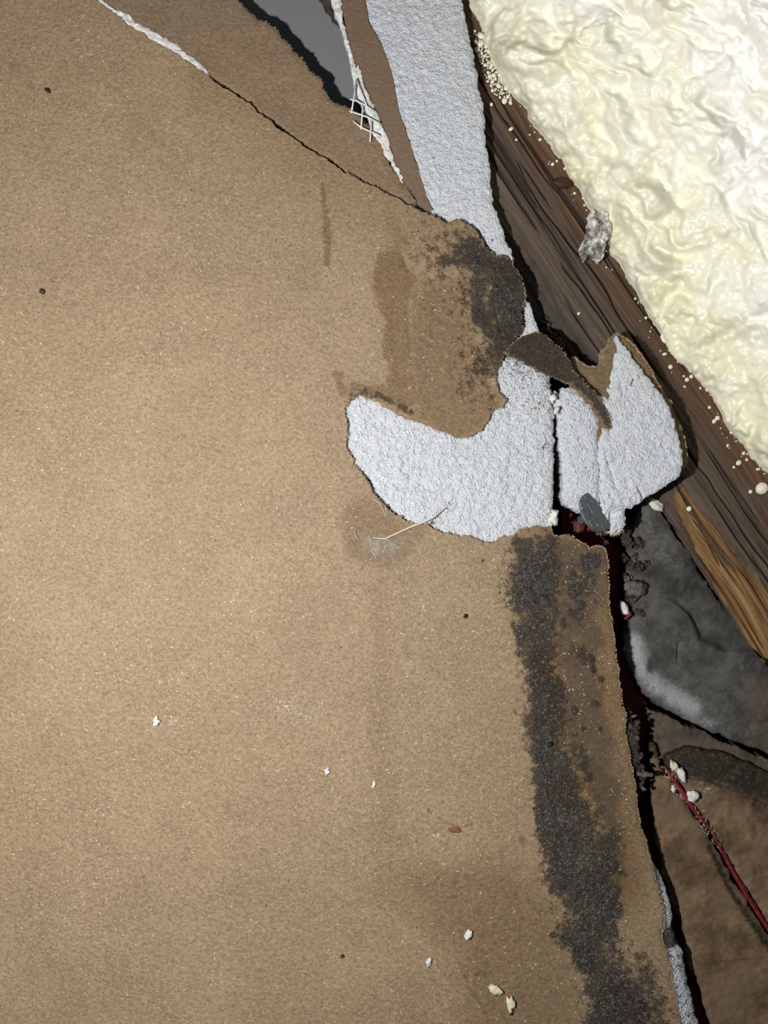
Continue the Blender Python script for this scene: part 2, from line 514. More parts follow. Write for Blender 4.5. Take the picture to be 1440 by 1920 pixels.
# dusty dark membrane
k = M('dusty_membrane')
n1 = k.noise(40, 5, .65); n2 = k.noise(6, 4, .75)
c = k.mix(k.step(n1, .3, .7), (.036, .035, .034), (.105, .100, .092))
c = k.mix(k.math('MULTIPLY', k.attr('brown'), k.step(n1, .2, .6)), c, (.115, .082, .052))
du = k.step(k.math('ADD', k.attr('dust'), k.math('ADD', k.math('MULTIPLY', k.noise(30, 3), .35), k.math('MULTIPLY', n2, .85))), .80, 1.55)
c = k.mix(k.math('MULTIPLY', du, .75), c, (.40, .42, .435))
c = k.mix(k.math('MULTIPLY', k.flecks(26, 1.6, .3, 1.3, .35), .5), c, (.28, .26, .23))
c = k.mix(k.step(k.math('ADD', k.attr('grime'), k.math('MULTIPLY', n2, .7)), .72, 1.0), c, (.010, .009, .008))
MAT['membrane'] = k.done(c, .75, .3, k.bump(k.math('ADD', n2, k.noise(16, 4)), 2.4, .7))

# grimy brown board
k = M('grimy_board')
n1 = k.noise(48, 5, .65); n2 = k.noise(7, 4, .75); n3 = k.noise(150, 3)
c = k.mix(k.step(n1, .3, .72), (.085, .054, .030), (.24, .158, .096))
c = k.mix(k.step(n3, .45, .7), c, (.175, .122, .078))
c = k.mix(k.step(k.math('ADD', k.attr('grime'), k.math('MULTIPLY', n2, .8)), .74, 1.05), c, (.024, .020, .015))
c = k.mix(k.math('MULTIPLY', k.flecks(20, 1.7, .8, 1.6, .4), .6), c, (.34, .25, .17))
c = k.mix(k.step(k.math('ADD', k.attr('pale'), k.math('MULTIPLY', n2, .8)), .86, 1.1), c, (.50, .42, .33))
MAT['board'] = k.done(c, .8, .25, k.bump(k.math('ADD', n2, n1), 2.6, .7))

k = M('red_coating'); n = k.noise(9, 4, .7)
MAT['red'] = k.done(k.mix(k.step(n, .3, .75), (.12, .008, .013), (.25, .026, .036)), .55, .4, k.bump(n, 1.5, .5))
k = M('dull_red'); n = k.noise(9, 4, .7)
MAT['dull_red'] = k.done(k.mix(k.step(n, .3, .75), (.05, .010, .012), (.20, .050, .052)), .8, .2, k.bump(n, 2, .6))
k = M('dark_red_sheet'); n = k.noise(12, 4, .7)
MAT['dark_red'] = k.done(k.mix(k.step(n, .3, .75), (.11, .008, .011), (.30, .026, .036)), .6, .35, k.bump(n, 1.5, .5))
k = M('dirt'); n = k.noise(7, 4, .75)
MAT['dirt'] = k.done(k.mix(k.step(n, .3, .75), (.016, .013, .010), (.11, .088, .066)), .95, .1, k.bump(n, 3, .9))
k = M('grey_dirt'); n = k.noise(7, 4, .75)
MAT['grey_dirt'] = k.done(k.mix(k.step(n, .3, .75), (.05, .048, .044), (.20, .19, .175)), .95, .1, k.bump(n, 3, .8))
k = M('dark_floor'); n = k.noise(20, 4, .7)
MAT['floor'] = k.done(k.mix(n, (.012, .009, .008), (.04, .03, .024)), .95, .1)
k = M('grey_painted_panel'); n = k.noise(3, 2)
MAT['panel'] = k.done(k.mix(k.noise(200, 2), (.185, .19, .205), (.225, .23, .245)), .5, .4, k.bump(n, .5, .3))
k = M('galvanised_head'); n = k.noise(8, 4, .7)
sc = k.step(k.noise(6, 3, .6, k.map(k.v, .9, (1, .35, 1))), .58, .66)
MAT['nail'] = k.done(k.mix(sc, k.mix(n, (.06, .07, .085), (.15, .165, .185)), (.42, .44, .46)), k.math('SUBTRACT', .52, k.math('MULTIPLY', sc, .15)), .5,
                     k.bump(k.math('ADD', n, sc), 1.6, .6), Metallic=.35)
k = M('plaster_crumb'); n = k.noise(6, 4, .7)
MAT['crumb'] = k.done(k.mix(n, (.58, .57, .53), (.80, .79, .76)), .9, .2, k.bump(n, 2, .7))
k = M('yellowish_crumb'); n = k.noise(6, 4, .7)
MAT['crumb_y'] = k.done(k.mix(n, (.55, .50, .36), (.78, .74, .58)), .7, .3, k.bump(n, 2, .7))
k = M('cloudy_plastic'); n = k.noise(15, 3, .6)
MAT['plastic'] = k.done(k.mix(k.step(n, .35, .7), (.16, .155, .15), (.74, .73, .70)), .35, .5, k.bump(n, 3, .8), Alpha=k.step(n, .35, .62, .35, .95))
k = M('clear_glue'); n = k.noise(9, 5, .7)
MAT['glue'] = k.done(k.mix(n, (.30, .27, .20), (.62, .60, .52)), .22, .6, k.bump(n, 3, .8), Alpha=k.math('MULTIPLY', k.attr('body'), k.step(n, .3, .7, .10, .55)))
k = M('glue_thread'); MAT['glue_thread'] = k.done((.72, .68, .60), .3, .5, None, Alpha=.8)
k = M('glass_fibre_thread'); MAT['thread'] = k.done((.72, .73, .74), .5, .4)
k = M('knot_wood'); MAT['knot'] = k.done(k.mix(k.noise(7, 3), (.018, .008, .006), (.07, .03, .02)), .6, .3)
k = M('rust_brown'); MAT['rust'] = k.done(k.mix(k.noise(7, 3), (.12, .05, .018), (.28, .14, .06)), .7, .3)

# ------------------------------------------------------------------ the setting: floor and wall deep behind the boards
def slab(name, mat, x0, y0, x1, y1, ztop, th):
    xs = np.linspace(x0, x1, 30); ys = np.linspace(y0, y1, 30)
    o, _ = sheet(name, mat, None, xs, ys, Poly([(x0 + 1, y0 + 1), (x1 - 1, y0 + 1), (x1 - 1, y1 - 1), (x0 + 1, y1 - 1)]),
                 lambda x, y, s: ztop, th, cap=True)
    return o
tag(slab('floor', MAT['floor'], -700, -700, 2300, 2700, -40, 5), 'dark dirty bottom surface deep in the gaps between boards', 'floor', kind='structure')
tag(slab('wall_back', MAT['panel'], -60, -900, 800, 372, -15.5, 9), 'smooth grey painted wall seen through the torn opening', 'wall', kind='structure')

# ------------------------------------------------------------------ large drywall sheet
CRACK = [(-330, -440), (60, -110), (130, -50), (190, 8), (222, 28), (250, 52), (290, 78), (330, 98), (362, 122), (392, 146), (412, 158), (440, 178), (468, 196), (482, 212),
         (498, 222), (522, 240), (560, 268), (600, 292), (640, 318), (680, 342), (722, 362), (760, 380), (790, 396), (815, 402)]
PAPER = CRACK + [(826, 412), (838, 418), (858, 414), (876, 420), (890, 430), (902, 448), (914, 470), (930, 482), (948, 482), (962, 498), (972, 510), (980, 530),
                 (981, 560), (976, 590), (978, 615), (968, 640), (958, 655), (944, 668), (932, 690), (928, 716), (934, 738), (946, 752), (944, 762),
                 (922, 772), (914, 792), (898, 810), (878, 820), (852, 822), (836, 812), (812, 804), (784, 790), (764, 784), (740, 772), (712, 756), (690, 746),
                 (676, 742), (656, 752), (648, 768), (651, 800), (650, 838), (662, 870), (690, 902), (700, 925), (722, 950), (742, 966), (770, 980), (796, 982),
                 (828, 998), (862, 1004), (890, 1010), (922, 1020), (938, 1010), (958, 1006), (980, 990), (1004, 986), (1028, 992), (1040, 1004), (1066, 1002), (1076, 1012),
                 (1094, 1020), (1104, 1030), (1122, 1026), (1136, 1032), (1140, 1060), (1141, 1120), (1147, 1170), (1152, 1220), (1158, 1270), (1168, 1330),
                 (1174, 1380), (1182, 1430), (1190, 1490), (1200, 1540), (1212, 1590), (1226, 1640), (1238, 1680), (1244, 1720), (1242, 1765), (1254, 1800),
                 (1260, 1850), (1272, 1900), (1290, 1960), (1410, 2600), (-800, 2600), (-800, -440)]
CORE = [(-340, -430), (50, -100), (120, -40), (186, 22), (246, 66), (326, 108), (390, 156), (440, 190), (500, 236), (600, 306), (680, 356), (760, 394), (815, 418), (860, 432), (885, 446),
        (908, 486), (940, 500), (952, 520), (960, 600), (972, 645), (1010, 676), (1030, 694), (1036, 730), (1040, 780), (1041, 830), (1039, 880), (1040, 920), (1036, 960), (1034, 1000),
        (1075, 1025), (1128, 1042), (1131, 1120), (1142, 1220), (1160, 1330), (1178, 1345), (1196, 1360), (1206, 1400), (1208, 1440), (1202, 1470), (1196, 1500), (1204, 1545), (1222, 1600),
        (1238, 1640), (1252, 1668), (1262, 1700), (1266, 1726), (1262, 1745), (1272, 1775), (1284, 1790), (1290, 1830), (1300, 1870), (1312, 1920), (1330, 1990), (1440, 2590), (-790, 2590), (-790, -430)]
sheet_e = empty('drywall_sheet', 500, 1000, -12.7)
tag(sheet_e, 'large drywall sheet with brown paper face, black mould band and torn white patch', 'drywall')

mould_a = Poly([(796, 470), (830, 458), (866, 440), (890, 440), (915, 468), (950, 490), (985, 520), (990, 620), (962, 665), (945, 690), (925, 712), (900, 716), (892, 690),
                (902, 640), (890, 590), (878, 545), (868, 508), (830, 494)], 6, 30, 3, 8, 5)
mould_b = Poly([(960, 1012), (1000, 996), (1044, 1008), (1052, 1050), (1046, 1120), (1044, 1180), (1046, 1250), (1058, 1330), (1072, 1400), (1090, 1470), (1120, 1540), (1146, 1610),
                (1162, 1680), (1164, 1740), (1176, 1800), (1200, 1850), (1236, 1920), (1270, 2050), (1100, 2050), (1094, 1900), (1088, 1840), (1064, 1780), (1030, 1752), (1048, 1730),
                (1036, 1680), (1016, 1650), (1020, 1620), (1008, 1560), (1002, 1490), (996, 1430), (984, 1370), (986, 1310), (974, 1250), (972, 1190), (964, 1150), (944, 1110), (956, 1060)], 7, 30, 4, 8, 9)
mould_c = Poly([(1068, 1040), (1112, 1036), (1132, 1060), (1124, 1120), (1104, 1170), (1072, 1180), (1056, 1140), (1058, 1080)], 8, 30, 4, 8, 13)
purple = Poly([(1064, 1380), (1110, 1420), (1150, 1540), (1170, 1640), (1150, 1660), (1100, 1560), (1070, 1470)], 10, 40, 4, 10, 15)
edge_d = Poly([(1030, 1010), (1140, 1030), (1136, 1130), (1122, 1200), (1140, 1380), (1172, 1560), (1180, 1640), (1160, 1680), (1110, 1500), (1050, 1350), (1034, 1180)], 8, 40, 0, 8, 17)
smear = Poly([(1180, 1770), (1226, 1800), (1256, 1860), (1280, 1960), (1190, 1960), (1170, 1840)], 10, 40, 4, 10, 19)
stain_a = Poly([(716, 470), (752, 466), (764, 500), (784, 522), (770, 545), (762, 580), (766, 640), (774, 700), (790, 762), (745, 770), (724, 700), (718, 600), (706, 556), (695, 520), (702, 488)], 6, 30, 3, 10, 21)
stain_b = Poly([(730, 400), (765, 410), (760, 470), (718, 474)], 8, 30, 2, 10, 23)
stain_c = Poly([(770, 540), (880, 520), (900, 640), (900, 720), (940, 750), (915, 800), (850, 820), (780, 785), (766, 640)], 10, 40, 3, 10, 25)
stain_d = Poly([(626, 698), (640, 700), (650, 730), (700, 742), (760, 770), (775, 745), (720, 722), (690, 728), (660, 714), (650, 745), (634, 750)], 4, 20, 2, 8, 27)
stain_e = Poly([(602, 340), (608, 340), (612, 380), (622, 470), (620, 500), (606, 500), (606, 430)], 3, 20, 1, 8, 29)
stain_f = Poly([(640, 960), (700, 930), (770, 985), (800, 985), (780, 1030), (730, 1060), (690, 1060), (650, 1040)], 8, 30, 3, 10, 31)
stain_g = Poly([(690, 1100), (720, 1100), (740, 1400), (760, 1700), (700, 1700), (700, 1400)], 12, 60, 3, 10, 33)
stain_h = Poly([(740, 1650), (900, 1600), (1010, 1640), (1080, 1800), (1090, 1960), (880, 1960), (860, 1820), (800, 1760)], 16, 50, 4, 12, 35)
tear_rust = [(803, 1518), (830, 1540), (862, 1552), (884, 1545)]

def fissure(x, y, sc, seed, dens=.1): return np.exp(-(fbm(x, y, sc, 3, seed) / .055) ** 2) * sst(dens, dens + .35, fbm(x, y, sc * 1.7, 2, seed + 5))
def soft(p, x, y, w): return sst(-w, w, p(x, y))

SPOTS = [(1072, 1078, 12, .7), (1078, 1106, 15, .75), (1088, 1136, 13, .7), (1100, 1054, 14, .65), (1118, 1050, 12, .6), (1074, 1150, 11, .6), (1068, 1212, 12, .55), (1090, 1216, 9, .5),
         (1110, 1235, 9, .5), (1112, 1256, 8, .5), (1076, 1332, 7, .85), (1092, 1366, 3.5, .9), (1126, 1366, 3.5, .9), (1062, 1240, 10, .45), (1128, 1270, 8, .4), (1058, 1172, 12, .45), (948, 1052, 8, .5), (938, 1112, 6, .35),
         (1040, 1755, 10, .6), (1088, 1230, 16, .35), (1118, 1320, 12, .3), (1020, 1480, 14, .5), (906, 1052, 4, .5), (1084, 1172, 12, .5)]
def m_mould(x, y, s):
    a = np.maximum(soft(mould_a, x, y, 24), soft(mould_b, x, y, 24)) * .88
    a = np.maximum(a, soft(mould_c, x, y, 22) * .30)
    for cx_, cy_, r_, w_ in SPOTS: a = np.maximum(a, (w_ + .2) * np.exp(-(((x - cx_) / r_) ** 2 + ((y - cy_) / (r_ * 1.2)) ** 2)))
    a = np.maximum(a, soft(purple, x, y, 30) * .52)
    a = a + .30 * fbm(x, y, 46, 3, 401) * sst(.1, .5, a) - .10 * sst(.3, .8, a)
    a = np.maximum(a, soft(smear, x, y, 26) * .55)
    # spotted fringe on the paper around the mould
    a = np.maximum(a, .33 * sst(-95, 0, mould_a(x, y)))
    a = np.maximum(a, .28 * sst(-34, 0, mould_b(x, y)))
    a = np.maximum(a, .52 * np.exp(-(line_dist([(655, 746), (690, 735), (735, 752), (770, 775)], x, y) / 9) ** 2) * (y < 790))
    # sooty cracked paper between the two breaks
    a = np.maximum(a, 1.0 * soft(Poly([(918, 478), (995, 490), (995, 650), (950, 675), (925, 560)], 3, 20), x, y, 14))
    # crack in the mouldy edge
    a = np.maximum(a, 1.3 * np.exp(-(line_dist([(924, 545), (928, 580), (934, 610), (942, 628), (944, 655)], x, y) / 1.6) ** 2))
    return a
def m_damp(x, y, s):
    a = np.maximum(soft(stain_a, x, y, 4) * .78, soft(stain_b, x, y, 20) * .45)
    a = np.maximum(a, soft(stain_c, x, y, 18) * .62)
    a = np.maximum(a, soft(stain_d, x, y, 4) * .75)
    a = np.maximum(a, soft(stain_e, x, y, 3) * .8)
    a = np.maximum(a, soft(stain_f, x, y, 16) * .6)
    a = np.maximum(a, soft(stain_g, x, y, 14) * .22)
    a = np.maximum(a, soft(stain_h, x, y, 50) * .50)
    a = np.maximum(a, .92 * sst(-80, 10, edge_d(x, y)))
    a = np.maximum(a, .30 * sst(140, 0, line_dist(CRACK, x, y)) * (x > 350))
    a = np.maximum(a, .85 * np.exp(-(line_dist([(764, 560), (764, 620), (772, 690)], x, y) / 2.4) ** 2))
    return a
def m_dirt(x, y, s):
    a = soft(edge_d, x, y, 22) * .95 + .34 * soft(edge_d, x, y, 26) * fbm(x, y, 40, 3, 402)
    a = np.maximum(a, soft(stain_h, x, y, 50) * .28)
    a = np.maximum(a, soft(stain_c, x, y, 25) * .26)
    a = np.maximum(a, .5 * np.exp(-(line_dist([(860, 1800), (880, 1850), (930, 1930)], x, y) / 5) ** 2))
    a = np.maximum(a, .5 * np.exp(-(line_dist(tear_rust, x, y) / 5) ** 2))
    a = np.maximum(a, .55 * np.exp(-(((x - 978) / 14) ** 2 + ((y - 1575) / 18) ** 2)))
    a = np.maximum(a, .55 * np.exp(-(((x - 905) / 26) ** 2 + ((y - 1825) / 10) ** 2)))
    a = np.maximum(a, .5 * np.exp(-(((x - 845) / 22) ** 2 + ((y - 1682) / 6) ** 2)))
    return a
def m_pale(x, y, s):
    a = 0.50 * np.exp(-(((x - 560) / 70) ** 2 + ((y - 1330) / 34) ** 2))
    a = np.maximum(a, .46 * np.exp(-(((x - 330) / 60) ** 2 + ((y - 1360) / 40) ** 2)))
    a = np.maximum(a, .52 * np.exp(-(((x - 800) / 70) ** 2 + ((y - 1775) / 34) ** 2)))
    a = np.maximum(a, .55 * np.exp(-(((x - 825) / 26) ** 2 + ((y - 1566) / 6) ** 2)))
    a = np.maximum(a, .35 * np.exp(-(((x - 905) / 70) ** 2 + ((y - 1715) / 50) ** 2)))
    return a * (.45 + .75 * sst(-.3, .5, fbm(x, y, 30, 3, 440)))
def z_paper(x, y, s):
    z = .35 * fbm(x, y, 300, 2, 3) + .10 * fbm(x, y, 60, 3, 4)
    mo = m_mould(x, y, s)
    z = z + .30 * sst(.35, .8, mo) * (fbm(x, y, 9, 4, 5, .65) + .5) + .16 * sst(.2, .7, mo) * fbm(x, y, 30, 2, 6)
    z = z + .30 * np.exp(-(line_dist([(760, 560), (764, 620), (774, 700), (788, 770)], x, y) / 12) ** 2)
    z = z - .7 * np.exp(-(line_dist([(924, 545), (928, 580), (934, 610), (942, 628), (944, 655)], x, y) / 2.2) ** 2)
    # lifted lip along the white patch and crumbling outer edge
    z = z + .55 * np.exp(-np.abs(s) / 12) * soft(Poly([(630, 650), (1060, 650), (1060, 1030), (630, 1030)]), x, y, 10)
    z = z - .35 * np.exp(-np.abs(s) / 4) * (x > 1020) * (y > 990)
    return z
paper_sdf = Poly(PAPER, 3.0, 22, 1.9, 4.5, 41)
xs = cat_(rng_(-804, -60, 24), rng_(-60, 600, 8), rng_(600, 1330, 2.5), rng_(1330, 1430, 10)); ys = cat_(rng_(-444, -60, 16), rng_(-60, 400, 3.2), rng_(400, 1060, 2.5), rng_(1060, 1960, 3.2), rng_(1960, 2604, 20))
paper, pinfo = sheet('paper_face', MAT['paper'], sheet_e, xs, ys, paper_sdf, z_paper, .45,
                     dict(mould=m_mould, damp=m_damp, dirt=m_dirt, pale=m_pale), zmap=lambda x, y, s: 0)
paper['label'] = 'brown kraft paper face with damp stains and mould'

patch = Poly([(630, 650), (1060, 640), (1060, 1040), (630, 1040)])
def z_core(x, y, s):
    inp = soft(patch, x, y, 6)
    w1, w2 = worley(x + 5 * fbm(x, y, 12, 2, 8), y + 5 * fbm(x, y, 12, 2, 9), 10, 3)
    z = -1.35 + inp * (.32 * fbm(x, y, 40, 3, 51) + .34 * fbm(x, y, 11, 3, 52) + .26 * (1 - w1 * 1.3) - .55 * fissure(x, y, 26, 410))
    # a dip along the lower left rim with a dark crack, and ripples near the bottom
    z = z - .9 * np.exp(-(line_dist([(690, 898), (705, 925), (735, 958), (748, 972)], x, y) / 5) ** 2)
    z = z + .35 * np.exp(-(line_dist([(852, 948), (834, 960), (812, 982)], x, y) / 7) ** 2)
    z = z - .35 * np.exp(-(line_dist([(848, 940), (828, 955)], x, y) / 2.5) ** 2)
    z = z - 2.2 * np.exp(-np.maximum(s, 0) / 6)
    z = z - 2.0 * sst(1330, 1350, y) * sst(40, 0, s) + .9 * sst(1600, 1640, y) * sst(40, 0, s)
    return z
def d_core(x, y, s):
    a = .62 * np.exp(-(np.maximum(0, y - 660) / 62)) * sst(900, 960, x) * (y < 860)
    a = np.maximum(a, .75 * np.exp(-(((x - 1020) / 9) ** 2 + ((y - 838) / 7) ** 2)))
    a = np.maximum(a, .62 * np.exp(-(line_dist([(690, 898), (705, 925), (735, 958), (748, 972)], x, y) / 3.5) ** 2))
    a = np.maximum(a, .45 * np.exp(-(line_dist([(848, 940), (826, 958), (806, 985)], x, y) / 6) ** 2))
    a = np.maximum(a, 1.0 * sst(1325, 1340, y) * sst(1600, 1560, y))
    a = np.maximum(a, .9 * sst(1020, 1040, y) * sst(1330, 1300, y))
    w = .85 * sst(1735, 1748, y) * sst(1790, 1775, y)
    a = np.maximum(a, w)
    a = np.maximum(a, .40 * sst(1770, 1790, y))
    a = np.maximum(a, .32 * sst(900, 1000, x) * sst(670, 720, y) * sst(800, 760, y))
    return a
xs = cat_(rng_(-804, 600, 24), rng_(600, 640, 6), rng_(640, 1046, 2.2), rng_(1046, 1350, 4), rng_(1350, 1450, 12)); ys = cat_(rng_(-444, -90, 20), rng_(-90, 640, 7), rng_(640, 1032, 2.2), rng_(1032, 1960, 5), rng_(1960, 2604, 20))
core, _ = sheet('gypsum_core', MAT['gypsum'], sheet_e, xs, ys, Poly(CORE, 1.8, 18, 1.8, 5, 47), z_core, 11.2, dict(dirt=d_core),
                zmap=lambda x, y, s: -1.35, levels=4, jit=2.0)
core['label'] = 'white crumbly gypsum core'

fringe('paper_fringe', MAT['fibre'], paper, pinfo, 1500, 3, 11, keep=lambda x, y: (x > 1030) & (y > 985) & (y < 1950), seed=1)
fringe('paper_fringe', MAT['fibre'], paper, pinfo, 700, 2, 7, keep=lambda x, y: (x > 640) & (x < 1035) & (y > 400) & (y < 1030), seed=2)
fringe('paper_fringe', MAT['fibre_dark'], paper, pinfo, 260, 3, 9, keep=lambda x, y: (x > 380) & (x < 820) & (y < 410), seed=3)

# mould crust: grains standing on the paper, dark and pale
def zpap(x, y): return z_paper(x, y, np.full_like(x, 99))
n = 90000
x = RNG.uniform(780, 1290, n).astype(F); y = RNG.uniform(430, 1950, n).astype(F)
md = m_mould(x, y, 0); inside = paper_sdf(x, y) > 3
keep = inside & (RNG.random(n) < np.clip((md - .22) * .9, 0, .42) * .55 * (.15 + .9 * sst(-.2, .6, fbm(x, y, 22, 3, 301))))
xk, yk = x[keep], y[keep]; m = len(xk)
slivers('mould_crust', MAT['mould'], paper, xk, yk, zpap(xk, yk) - .02, RNG.uniform(2, 6.5, m), RNG.uniform(1.4, 3.4, m), RNG.uniform(0, 6.3, m), lift=RNG.uniform(.15, .5, m))
keep = inside & (RNG.random(n) < np.clip((md - .40) * .40, 0, .14) * np.where(y > 1000, np.where(y > 1480, 2.2, 1.3), .5))
xk, yk = x[keep], y[keep]; m = len(xk)
slivers('mould_tufts', MAT['mould_grey'], paper, xk, yk, zpap(xk, yk) + .02, RNG.uniform(2, 8, m), RNG.uniform(.9, 2.4, m), RNG.uniform(0, 6.3, m), lift=RNG.uniform(.15, .4, m))
# loose pale fibres and grit lying on the brown paper
n = 11000
x = RNG.uniform(-150, 1180, n).astype(F); y = RNG.uniform(-60, 2050, n).astype(F)
dn = .25 + .75 * sst(.0, .7, fbm(x, y, 160, 3, 77) + .5 * np.exp(-((y - 1400) / 420) ** 2))
keep = (paper_sdf(x, y) > 5) & (m_mould(x, y, 0) < .4) & (RNG.random(n) < dn)
xk, yk = x[keep], y[keep]; m = len(xk)
slivers('paper_fibres', MAT['fibre_pale'], paper, xk, yk, zpap(xk, yk) + .0, 1.8 + 6 * RNG.random(m) ** 3, RNG.uniform(1.0, 2.4, m), RNG.uniform(0, 6.3, m), lift=.14)
n = 3000
x = RNG.uniform(-150, 1160, n).astype(F); y = RNG.uniform(-60, 2050, n).astype(F)
keep = (paper_sdf(x, y) > 5) & (m_mould(x, y, 0) < .4)
xk, yk = x[keep], y[keep]; m = len(xk)
slivers('paper_grit', MAT['fibre_dark'], paper, xk, yk, zpap(xk, yk), 1.5 + 4 * RNG.random(m) ** 2, RNG.uniform(.8, 1.8, m), RNG.uniform(0, 6.3, m), lift=.12)

# mouldy paper flap bridging to the broken chunk
flap_sdf = Poly([(948, 660), (962, 645), (980, 630), (1002, 625), (1020, 628), (1036, 640), (1054, 656), (1066, 676), (1070, 694), (1092, 712), (1108, 730), (1128, 752), (1142, 778),
                 (1147, 806), (1139, 800), (1126, 778), (1108, 752), (1090, 732), (1072, 722), (1050, 712), (1024, 702), (1000, 690), (972, 674)], 1.6, 16, 1.2, 5, 61)
def fl_m(x, y, s): return np.where(x < 1062, .82, .66) * sst(-3, 3, s)
fl, finfo = sheet('paper_flap', MAT['paper_flap'], sheet_e, rng_(935, 1155, 2), rng_(615, 815, 2), flap_sdf,
                  lambda x, y, s: .9 + .5 * fbm(x, y, 40, 3, 62) - .8 * sst(1060, 1140, x) + .22 * fbm(x, y, 7, 3, 63), .5,
                  dict(mould=fl_m, damp=lambda x, y, s: .5, dirt=lambda x, y, s: .3, pale=lambda x, y, s: 0.12), zmap=lambda x, y, s: .9, cap=True)
fl['label'] = 'dark mouldy strip of paper curling over the gap'
fringe('paper_fringe', MAT['fibre'], fl, finfo, 240, 2, 8, seed=4)

# ------------------------------------------------------------------ torn flap of drywall above the crack
flap_e = empty('torn_drywall_flap', 470, 160, -13)
tag(flap_e, 'narrow brown drywall flap beyond the crack, ragged along the grey opening', 'drywall')
FLAP = [(-320, -432), (64, -125), (142, -47), (198, 7), (230, 25), (256, 51), (294, 75), (334, 95), (366, 119), (396, 145), (418, 157), (444, 177), (472, 195), (488, 211), (504, 221), (528, 239), (564, 267), (604, 291), (644, 317), (684, 341), (724, 361), (758, 378), (780, 391), (776, 372), (766, 356), (757, 352), (745, 334), (730, 312), (722, 296), (716, 272), (698, 250), (688, 236), (676, 220), (662, 206), (640, 196), (622, 190), (608, 176), (600, 164), (606, 156), (594, 142), (576, 130), (566, 112), (546, 94), (534, 76), (520, 58), (506, 46), (484, 38), (466, 24), (448, 4), (420, -30), (385, -80), (150, -520), (-240, -520)]
def z_flap(x, y, s):
    d = line_dist(CRACK, x, y)
    return -1.0 - .016 * np.minimum(d, 250) + .25 * fbm(x, y, 90, 3, 71) - .5 * np.exp(-np.maximum(s, 0) / 4)
fp, fpi = sheet('paper_face', MAT['paper_flap'], flap_e, cat_(rng_(-340, 60, 20), rng_(60, 800, 3)), cat_(rng_(-524, -60, 16), rng_(-60, 396, 3)), Poly(FLAP, 2.0, 24, 1.8, 6, 73), z_flap, .5,
                dict(mould=lambda x, y, s: 0, damp=lambda x, y, s: .22 * sst(60, 0, line_dist(CRACK, x, y)), dirt=lambda x, y, s: 0.12, pale=lambda x, y, s: 0))
fringe('paper_fringe', MAT['fibre'], fp, fpi, 900, 2, 8, seed=5)
inset = Poly(FLAP, 2.0, 24, 1.0, 6, 73)
sheet('gypsum_core', MAT['gypsum'], flap_e, cat_(rng_(-340, 60, 20), rng_(60, 800, 6)), cat_(rng_(-524, -60, 16), rng_(-60, 396, 6)), lambda x, y: inset(x, y) - 7, lambda x, y, s: z_flap(x, y, 99) - .6, 8.0,
      dict(dirt=lambda x, y, s: 0.15), levels=2, jit=2)
# white broken gypsum showing inside the crack
cr, _ = sheet('crack_gypsum', MAT['white_torn'], flap_e, rng_(140, 410, 1.8), rng_(-60, 170, 1.8),
              Poly([(140, -44), (188, -4), (214, 16), (240, 26), (252, 40), (276, 50), (300, 66), (328, 80), (340, 92), (366, 110), (386, 128), (394, 144), (380, 142), (362, 130), (348, 118), (334, 106),
                    (312, 98), (292, 84), (272, 72), (250, 58), (226, 38), (206, 24), (180, 6)], 1.6, 12, 1.5, 5, 75),
              lambda x, y, s: -.55 + .35 * fbm(x, y, 9, 3, 76) - .5 * np.exp(-s / 3), 1.2, zmap=lambda x, y, s: -.55, cap=True)

# ------------------------------------------------------------------ long strip of drywall behind, with brown band and bare gypsum
strip_e = empty('drywall_strip', 800, 200, -20)
tag(strip_e, 'long drywall strip beside the timber, brown paper band and bare white gypsum', 'drywall')
SL = [(640, -520), (676, -130), (682, -20), (690, 40), (704, 66), (716, 86), (730, 120), (738, 160), (747, 205), (758, 240), (768, 270), (780, 305), (790, 340), (800, 370), (812, 394)]
SR = [(800, -520), (852, -130), (863, -20), (874, 30), (884, 80), (892, 120), (900, 165), (908, 210), (912, 260), (918, 310), (922, 350), (930, 390), (940, 415), (945, 436), (952, 456), (959, 470), (966, 498), (956, 492),
      (946, 480), (930, 480), (916, 472), (904, 452), (892, 434), (876, 424), (858, 420), (838, 424), (820, 412)]
def z_str(x, y, s): return -2.6 - .003 * (y - 400) + .012 * (x - 880)
def z_strg(x, y, s):
    w1, _ = worley(x + 4 * fbm(x, y, 12, 2, 8), y + 4 * fbm(x, y, 12, 2, 9), 12, 5)
    w1 = w1 + 1.6 * fissure(x, y, 30, 420, .3)
    cr_ = np.exp(-np.abs(x - (862 + .2 * y)) / 22)
    return z_str(x, y, s) + .30 * fbm(x, y, 34, 3, 81) + .30 * fbm(x, y, 10, 3, 82) + .22 * (1 - w1) - 1.3 * np.exp(-np.maximum(s, 0) / 5) - .25 * cr_ * fbm(x, y, 8, 2, 83)
def d_strg(x, y, s):
    a = .7 * np.exp(-(((x - 923) / 4) ** 2 + ((y - 451) / 5) ** 2))
    a = np.maximum(a, .45 * np.exp(-(((x - 903) / 6) ** 2 + ((y - 345) / 12) ** 2)))
    return np.maximum(a, .3 * sst(8, 0, s))
gs, _ = sheet('bare_gypsum', MAT['gypsum_strip'], strip_e, rng_(610, 975, 2.2), cat_(rng_(-516, -60, 8), rng_(-60, 505, 2.2)), Poly([(622, -520), (656, -130), (668, 60), (700, 200), (740, 300), (790, 400)] + SR[::-1], 2.0, 20, 2.0, 6, 84),
              z_strg, 6, dict(dirt=d_strg), zmap=z_str, levels=4, jit=2.0)
gs['label'] = 'bare white gypsum'
